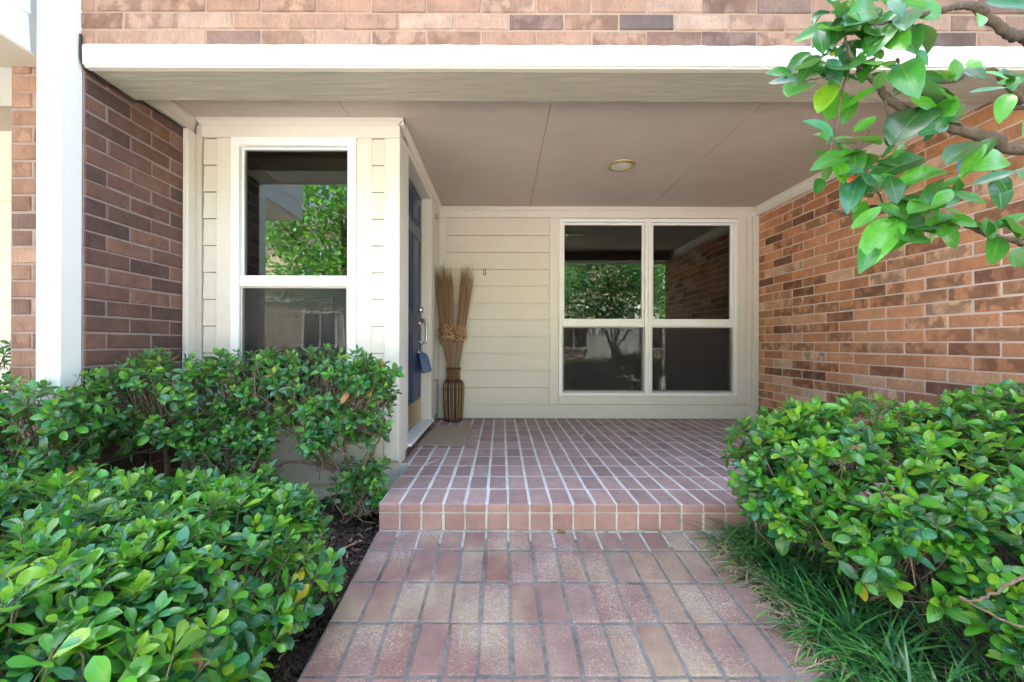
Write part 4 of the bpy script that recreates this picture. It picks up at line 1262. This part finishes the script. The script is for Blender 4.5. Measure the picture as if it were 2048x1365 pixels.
for i in range(800):
    y = random.uniform(.8, 1.9)
    blade((random.uniform(.985, 1.08), y, walk_z(y) - random.uniform(.0, .04)), PI + random.gauss(0, 1.1), random.uniform(.07, .16), random.uniform(1.0, 2.4), random.uniform(.0012, .0024), 2, random.uniform(.4, 1.2))
for i in range(60):
    y = random.uniform(.8, 1.9)
    blade((random.uniform(1.0, 1.06), y, walk_z(y) - .03), PI + random.gauss(0, .8), random.uniform(.14, .24), random.uniform(1.0, 2.0), random.uniform(.003, .0045), random.choice((0, 1, 1)), random.uniform(.3, .7))
for i in range(12): grass_clump(random.uniform(1.0, 1.25), random.uniform(1.84, 1.92), 16, .22, .3)
g = obj("border_grass", me("border_grass", gv, gf, GRASS, True, gm, gu))
tag(g, "dark green tufted border grass spilling over the walk's edge", "grass", kind="stuff")
gv, gf, gu, gm = [], [], [], []
for i in range(10): grass_clump(random.uniform(-2.15, -1.95), random.uniform(1.45, 1.75), 18, .4, .05)
g = obj("strap_grass", me("strap_grass", gv, gf, GRASS, True, gm, gu))
tag(g, "blue-green strap-leaved grass at the foot of the white post", "grass", kind="stuff")

# ------------------------------------------------------------------ mulch
random.seed(51)
mp = Pile()
for i in range(3400):
    if i < 2500: x, y = random.uniform(-1.0, -.585), random.uniform(.7, 2.5)
    else: x, y = random.uniform(.985, 1.5), random.uniform(.8, 1.93)
    z = walk_z(y) - .05 - .02 * math.sin(3 * x + 2 * y) + random.uniform(-.004, .012)
    l, w, h = random.uniform(.006, .026), random.uniform(.003, .009), random.uniform(.0015, .004)
    R = Matrix.Translation((x, y, z)) @ Matrix.Rotation(random.uniform(0, 6.3), 4, 'Z') @ Matrix.Rotation(random.gauss(0, .5), 4, 'X') @ Matrix.Rotation(random.gauss(0, .5), 4, 'Y')
    v, f = box_data(-l, l, -w, w, -h, h)
    v = [R @ Vector((a * random.uniform(.6, 1), b_ * random.uniform(.4, 1), c)) for a, b_, c in v]
    mp.add((v, f), 1 if random.random() < .13 else 0)
mu = mp.build("mulch", [M["chip"], M["chip2"]], None, kind="stuff")
tag(mu, "dark bark mulch scattered over the planting bed", "mulch")

# ------------------------------------------------------------------ fallen things
def fallen(label, p, L, mi, az, style="oval", tilt=.2):
    o = obj("fallen_leaf", leaf_mesh(style, 2, mi), None, frame(Vector(p), (math.cos(az), math.sin(az), tilt * .3), (random.gauss(0, .2), random.gauss(0, .2), 1), L))
    tag(o, label, "leaf")
fallen("curled orange leaf fallen against the foot of the step", (0.265, 1.925, .010), .045, 6, .2)
fallen("yellow leaf fallen on the walk below the step", (0.745, 1.925, .009), .04, 5, .4)
fallen("small tan leaf lying beside the doormat", (-0.645, 2.98, PORCH + .012), .05, 6, 1.0, "blunt")
def twig(label, pts, r, mat):
    tag(obj("fallen_twig", me("fallen_twig", *tube_data(smooth_path(pts, 5, .002), r, 6), M[mat], True)), label, "twig")
def gp(x, y):     # pixel on the sloping bed
    D = 812 * (EYE + .055 + .1986) / (y - VY + 82.8)
    q = P(x, y, D); q.z += .014
    return q
twig("thick pale root curling over the mulch beside the porch edge", [gp(692, 1052), gp(712, 1035), gp(730, 1018), gp(744, 1010), gp(738, 1000)], .007, "bark")
twig("forked straw-coloured twig lying on the dark mulch", [gp(714, 1090), gp(700, 1098), gp(684, 1108), gp(683, 1130)], .0045, "straw")
twig("thin dry stalk lying on the mulch along the walk", [gp(640, 1180), gp(660, 1150), gp(680, 1118)], .003, "straw")
twig("dark crooked twig lying on the soil near the walk", [gp(560, 1330), gp(585, 1296), gp(600, 1290)], .003, "chip2")

# ------------------------------------------------------------------ tree whose branch reaches into view
random.seed(61)
tree = thing("small_tree", (2.35, 0.15, -.2), "small broad-leaved evergreen tree leaning a leafy branch over the porch", "tree")
def CP(x, y, d): return P(1500 + x * .403, y * .403, d)
tr = smooth_path([(2.35, .15, -.3), (2.34, .15, .1), (2.36, .13, .55), (2.3, .1, .8)], 4)
obj("trunk", me("trunk", *tube_data(tr, [.12 - .003 * i for i in range(len(tr))], 10), M["barkd"], True), tree)
fork = Vector((2.3, .1, .75))
def limb(pts, r0, r1, name="branch", wob=.0012):
    pp = smooth_path(pts, 5, wob)
    k = len(pp)
    obj(name, me(name, *tube_data(pp, [(r0 + (r1 - r0) * i / (k - 1)) * (1 + .12 * math.sin(i * 2.1)) * .62 for i in range(k)], 8), M["barkd"], True), tree)
    return pp
limb([fork, (2.0, .35, 1.15), (1.6, .7, 1.32), CP(1420, 730, .98), CP(1210, 680, .95), CP(1080, 652, .94), CP(960, 618, .93), CP(850, 570, .92), CP(740, 525, .91), CP(670, 475, .90), CP(630, 420, .90), CP(560, 350, .89), CP(500, 290, .88), CP(470, 180, .88)], .028, .004)
limb([fork, (2.1, .3, 1.4), (1.7, .62, 1.6), (1.42, .86, 1.64), CP(1460, 200, .95), CP(1360, 175, .94), CP(1290, 165, .93), CP(1230, 120, .92), CP(1140, 45, .91), CP(1060, 20, .91), CP(980, 35, .9), CP(900, 60, .9), CP(800, 75, .89), CP(740, 95, .89), CP(640, 110, .88), CP(520, 130, .88)], .026, .003)
limb([(1.7, .62, 1.34), CP(1420, 520, 1.0), CP(1360, 490, .98), CP(1300, 445, .97), CP(1240, 380, .96), CP(1210, 345, .96), CP(1100, 348, .95), CP(1000, 400, .95), CP(900, 402, .94), CP(830, 385, .93), CP(765, 345, .93), CP(725, 285, .92)], .011, .004)
limb([CP(830, 385, .93), CP(815, 330, .93), CP(832, 250, .92), CP(815, 180, .92), CP(800, 80, .9)], .005, .003)
limb([fork, (1.95, .4, 1.0), (1.55, .75, 1.05), CP(1440, 1210, .98), CP(1360, 1195, .97), CP(1200, 1165, .96), CP(1100, 1120, .95), CP(1020, 1095, .95), CP(900, 1120, .95), CP(790, 1130, .94), CP(660, 1020, .93), CP(520, 1060, .93), CP(400, 1040, .93)], .014, .005)
limb([CP(660, 485, .90), CP(690, 600, .90), CP(712, 725, .90)], .004, .002, "twig")
limb([CP(1040, 885, .93), CP(990, 950, .94), CP(930, 1050, .95), CP(880, 1110, .95)], .004, .0025, "twig")
limb([CP(500, 290, .88), CP(450, 480, .87), CP(410, 690, .87), CP(385, 770, .88)], .004, .002, "twig")
limb([CP(385, 770, .88), CP(470, 850, .90), CP(600, 900, .92), CP(660, 1015, .93)], .003, .0025, "twig")
limb([CP(770, 400, .93), CP(840, 460, .95), CP(920, 520, .97), CP(1000, 540, .98)], .003, .002, "twig")
limb([CP(500, 300, .88), CP(420, 370, .87), CP(330, 385, .87), CP(265, 400, .87)], .003, .002, "twig")
limb([CP(1210, 1165, .96), CP(1290, 1185, .95), CP(1400, 1180, .94)], .003, .002, "twig")
BRANCHPTS = [(1360, 705), (1210, 680), (1080, 652), (960, 618), (1360, 175), (1290, 165), (1300, 445), (1210, 345), (1100, 348), (1000, 400), (1360, 1195), (1200, 1165), (1100, 1120), (1020, 1095), (900, 1120), (790, 1130), (1040, 885), (990, 950), (930, 1050), (1000, 540), (920, 520)]
BRL = [(265,400,100,385,4),(285,405,195,455,1),(490,330,395,395,1),(490,335,715,240,2),(485,330,470,195,4),(410,400,340,540,3),(640,420,480,500,2),(660,350,545,390,1),(450,440,380,600,2),(510,470,470,585,1),
 (410,680,305,565,4),(420,690,655,650,2),(440,730,600,790,2),(395,780,370,890,2),(425,785,465,895,2),(480,905,530,850,7),(610,870,505,930,1),(590,860,675,935,1),(625,940,515,950,2),(450,915,515,1045,2),
 (650,1020,505,1130,2),(725,1070,590,1240,2),(885,1040,695,1150,2),(610,1190,575,1290,1),(905,1065,885,1195,2),(935,1090,1045,1225,1),(975,1040,1180,1085,2),(765,965,885,985,1),(765,990,700,1062,2),(955,1000,805,1030,2),
 (1000,860,785,825,2),(1045,855,1165,700,2),(1090,840,1358,725,2),(1045,870,945,925,1),(1005,945,1150,1005,1),(1100,910,1310,840,4),(1215,885,1270,990,0),(865,780,635,820,0),(840,850,720,950,1),(1170,1135,1380,1060,2),
 (1230,1160,1225,1270,1),(1300,1250,1400,1285,1),(880,520,735,615,0),(940,575,1090,590,0),(870,410,990,535,0),(1075,455,1255,440,4),(1215,405,1400,395,2),(815,5,925,95,1),(825,115,925,195,0),(625,140,750,5,1),
 (515,155,645,105,4),(430,115,215,190,1),(360,280,340,195,4),(700,175,765,225,2),(740,150,815,165,1),(450,105,535,5,1),(310,125,345,30,1),(335,270,258,350,0),(290,255,200,325,0),(1110,695,985,790,0),
 (1125,60,1145,115,2),(1155,5,1380,45,4),(620,180,540,120,1),(395,225,425,280,5),(480,60,380,20,0),(390,695,320,640,1),(620,30,480,80,0),(560,190,470,110,0),(380,170,300,235,4),(560,90,600,10,1),(680,90,610,190,1),(440,20,360,-50,1),
 (700,30,640,-60,1),(330,150,360,250,0),(450,160,350,120,2),(530,300,610,340,2),(620,440,655,360,1),(400,400,310,330,1),(440,240,330,290,0),(700,460,760,400,0),(530,830,440,800,2),(600,820,520,760,1),(1000,1100,930,1180,2),(1200,840,1300,940,0),(1330,830,1400,900,1),(960,880,900,930,1),(350,880,330,950,1),(370,740,330,760,2),(630,60,560,20,1),(740,10,690,90,0),(480,150,560,60,3),(520,100,430,60,2),(600,100,520,40,4)]
for i in range(46):
    x, y = random.choice(BRANCHPTS[8 if i < 30 else 0:])
    x += random.gauss(0, 22); y += random.gauss(0, 16)
    a = random.uniform(0, 6.3); l = random.uniform(95, 165)
    BRL.append((x, y, x + l * math.cos(a), y + l * math.sin(a) * .75, random.choice((0, 1, 1, 2, 2, 4))))
for i in range(95):
    x, y = (random.gauss(540, 130), random.uniform(-60, 380)) if i < 65 else ((random.uniform(370, 740), random.uniform(640, 1010)) if i < 95 else (random.uniform(780, 1360), random.choice((random.gauss(860, 60), random.gauss(1080, 60), random.gauss(420, 70)))))
    a = random.uniform(0, 6.3); l = random.uniform(80, 150)
    BRL.append((x, y, x + l * math.cos(a), y + l * math.sin(a) * .8, random.choice((0, 0, 1, 1, 2, 4))))
for (x0, y0, x1, y1, mi) in BRL:
    dd = .90 + random.gauss(0, .02)
    if mi == 7: dd = .84
    a = CP(x0, y0, dd); b_ = CP(x1, y1, dd + (0 if mi == 7 else random.gauss(-.01, .035)))
    L = (b_ - a).length
    dirn = (b_ - a).normalized()
    view = (a - Vector((0, 0, EYE))).normalized()
    nrm = Vector((0, -.3, .8)) - view * .75 + Vector((random.gauss(0, .3), random.gauss(0, .25), random.gauss(0, .25)))
    obj("leaf", leaf_mesh("ellip", random.randrange(4), mi), tree, frame(a, dirn, nrm, L * 1.06, random.uniform(.8, 1.0)))
# the rest of the crown stands beside and behind the camera
cl = []
def crown_leaf(p, L):
    dirn = Vector((random.gauss(0, 1), random.gauss(0, 1), random.gauss(-.2, .6)))
    return (frame(p, dirn, Vector((random.gauss(0, .5), random.gauss(0, .5), 1)), L, 1.1), "lance", random.randrange(4), random.choices((0, 1, 2, 4), (4, 4, 2, 2))[0], 0)
for i in range(280):
    c = Vector((2.35 + random.gauss(0, .75), -.55 + random.gauss(0, .6), random.uniform(1.35, 3.3)))
    if c.y > .55 or (c.x < 1.15): continue
    for k in range(46):
        p = c + Vector((random.gauss(0, .2), random.gauss(0, .2), random.gauss(0, .15)))
        if p.y > .5 and p.x / p.y < 1.6: continue
        cl.append(crown_leaf(p, random.uniform(.06, .1)))
for e in ((2.9, -.5, 1.9), (1.9, -.8, 1.9), (2.6, -1.0, 2.3), (2.2, -.2, 2.4)):
    limb([fork, Vector(e) * .5 + fork * .5 + Vector((.1, 0, -.1)), e], .04, .012)
v = place_leaves(tree, cl, None, 0)

# ------------------------------------------------------------------ across the drive
def far_tree(label, x, y, h, r, n, seed):
    random.seed(seed)
    t = thing("shade_tree", (x, y, -.3), label, "tree", None)
    tp = smooth_path([(x, y, -.35), (x + .05, y, .8), (x - .08, y + .05, h * .55), (x, y, h * .8)], 4)
    obj("trunk", me("trunk", *tube_data(tp, [.16 - .009 * i for i in range(len(tp))], 8), M["barkd"], True), t)
    for i in range(5):
        a = i * 1.3
        obj("limb", me("limb", *tube_data([(x, y, h * .4), (x + r * .5 * math.cos(a), y + r * .5 * math.sin(a), h * .6), (x + r * .8 * math.cos(a), y + r * .8 * math.sin(a), h * .75)], [.07, .045, .015], 6), M["barkd"], True), t)
    V, F, U, MI = [], [], [], []
    for i in range(n):
        if i % 45 == 0:
            a, ph = random.uniform(0, 2 * PI), random.uniform(-1, 1)
            rr = random.random() ** .4
            c = Vector((x + r * rr * math.cos(a) * math.sqrt(1 - ph * ph * .7), y + r * rr * math.sin(a) * math.sqrt(1 - ph * ph * .7), h * .68 + ph * h * .33))
        p = c + Vector((random.gauss(0, .3), random.gauss(0, .3), random.gauss(0, .22)))
        m = np.array(frame(p, (random.gauss(0, 1), random.gauss(0, 1), random.gauss(0, .7)), (random.gauss(0, .6), random.gauss(0, .6), 1), random.uniform(.12, .2)))
        q = np.array([(-.3, .3, 0), (0, 0, 0), (.3, .3, .05), (0, 1, 0)]) @ m[:3, :3].T + m[:3, 3]
        b = len(V) * 4
        V.append(q); F.append((b, b + 1, b + 2, b + 3)); U += [(0, .4), (.5, 0), (1, .4), (.5, 1)]; MI.append(random.choices((1, 2, 3), (3, 4, 2))[0])
    obj("crown", me("crown", np.concatenate(V).tolist(), F, LEAF, False, MI, U), t, None, "stuff")
far_tree("sunlit green tree reflected in the bay window", -4.2, -6.0, 5.6, 2.3, 11000, 71)
far_tree("dense green tree across the drive facing the porch", 1.4, -9.2, 5.2, 2.0, 6000, 72)
far_tree("tall green tree beside the drive, far end", 6.5, -7.5, 5.5, 2.2, 5000, 73)

ob = thing("facing_building", (0, -12, -.3), "tan stucco building with white-framed windows across the drive", "building")
box("wall", ob, M["stucco"], -14, 14, -15, -12, -.3, 5.6, .01)
prism_y("roof", ob, M["roof"], [(-11.6, 5.6), (-15.4, 5.6), (-13.5, 7.2)], -14.4, 14.4)
box("band", ob, M["fascia"], -14, 14, -12.0, -11.93, 2.55, 2.8, .01)
for i, x in enumerate((-11, -7.4, -3.6, .2, 3.8, 7.6, 11)):
    for z in (.6, 3.3):
        w = ring("window", ob, M["white"], x - .75, x + .75, z, z + 1.6, .09, 11.9, 12.0, M=Matrix.Rotation(PI, 4, 'Z'))
        box("pane", w, M["glass"], -x - .67, -x + .67, -11.96, -11.955, z + .08, z + 1.52, 0)
        box("mullion", w, M["white"], -x - .03, -x + .03, -11.95, -11.92, z + .09, z + 1.51, 0)
for x in (-5.4, 5.6): box("vehicle_stand_in", ob, M["white"], x - 1.3, x + 1.3, -11.99, -11.95, -.29, 2.0, .01)  # white panels stand in for the pale vehicle mirrored in the window
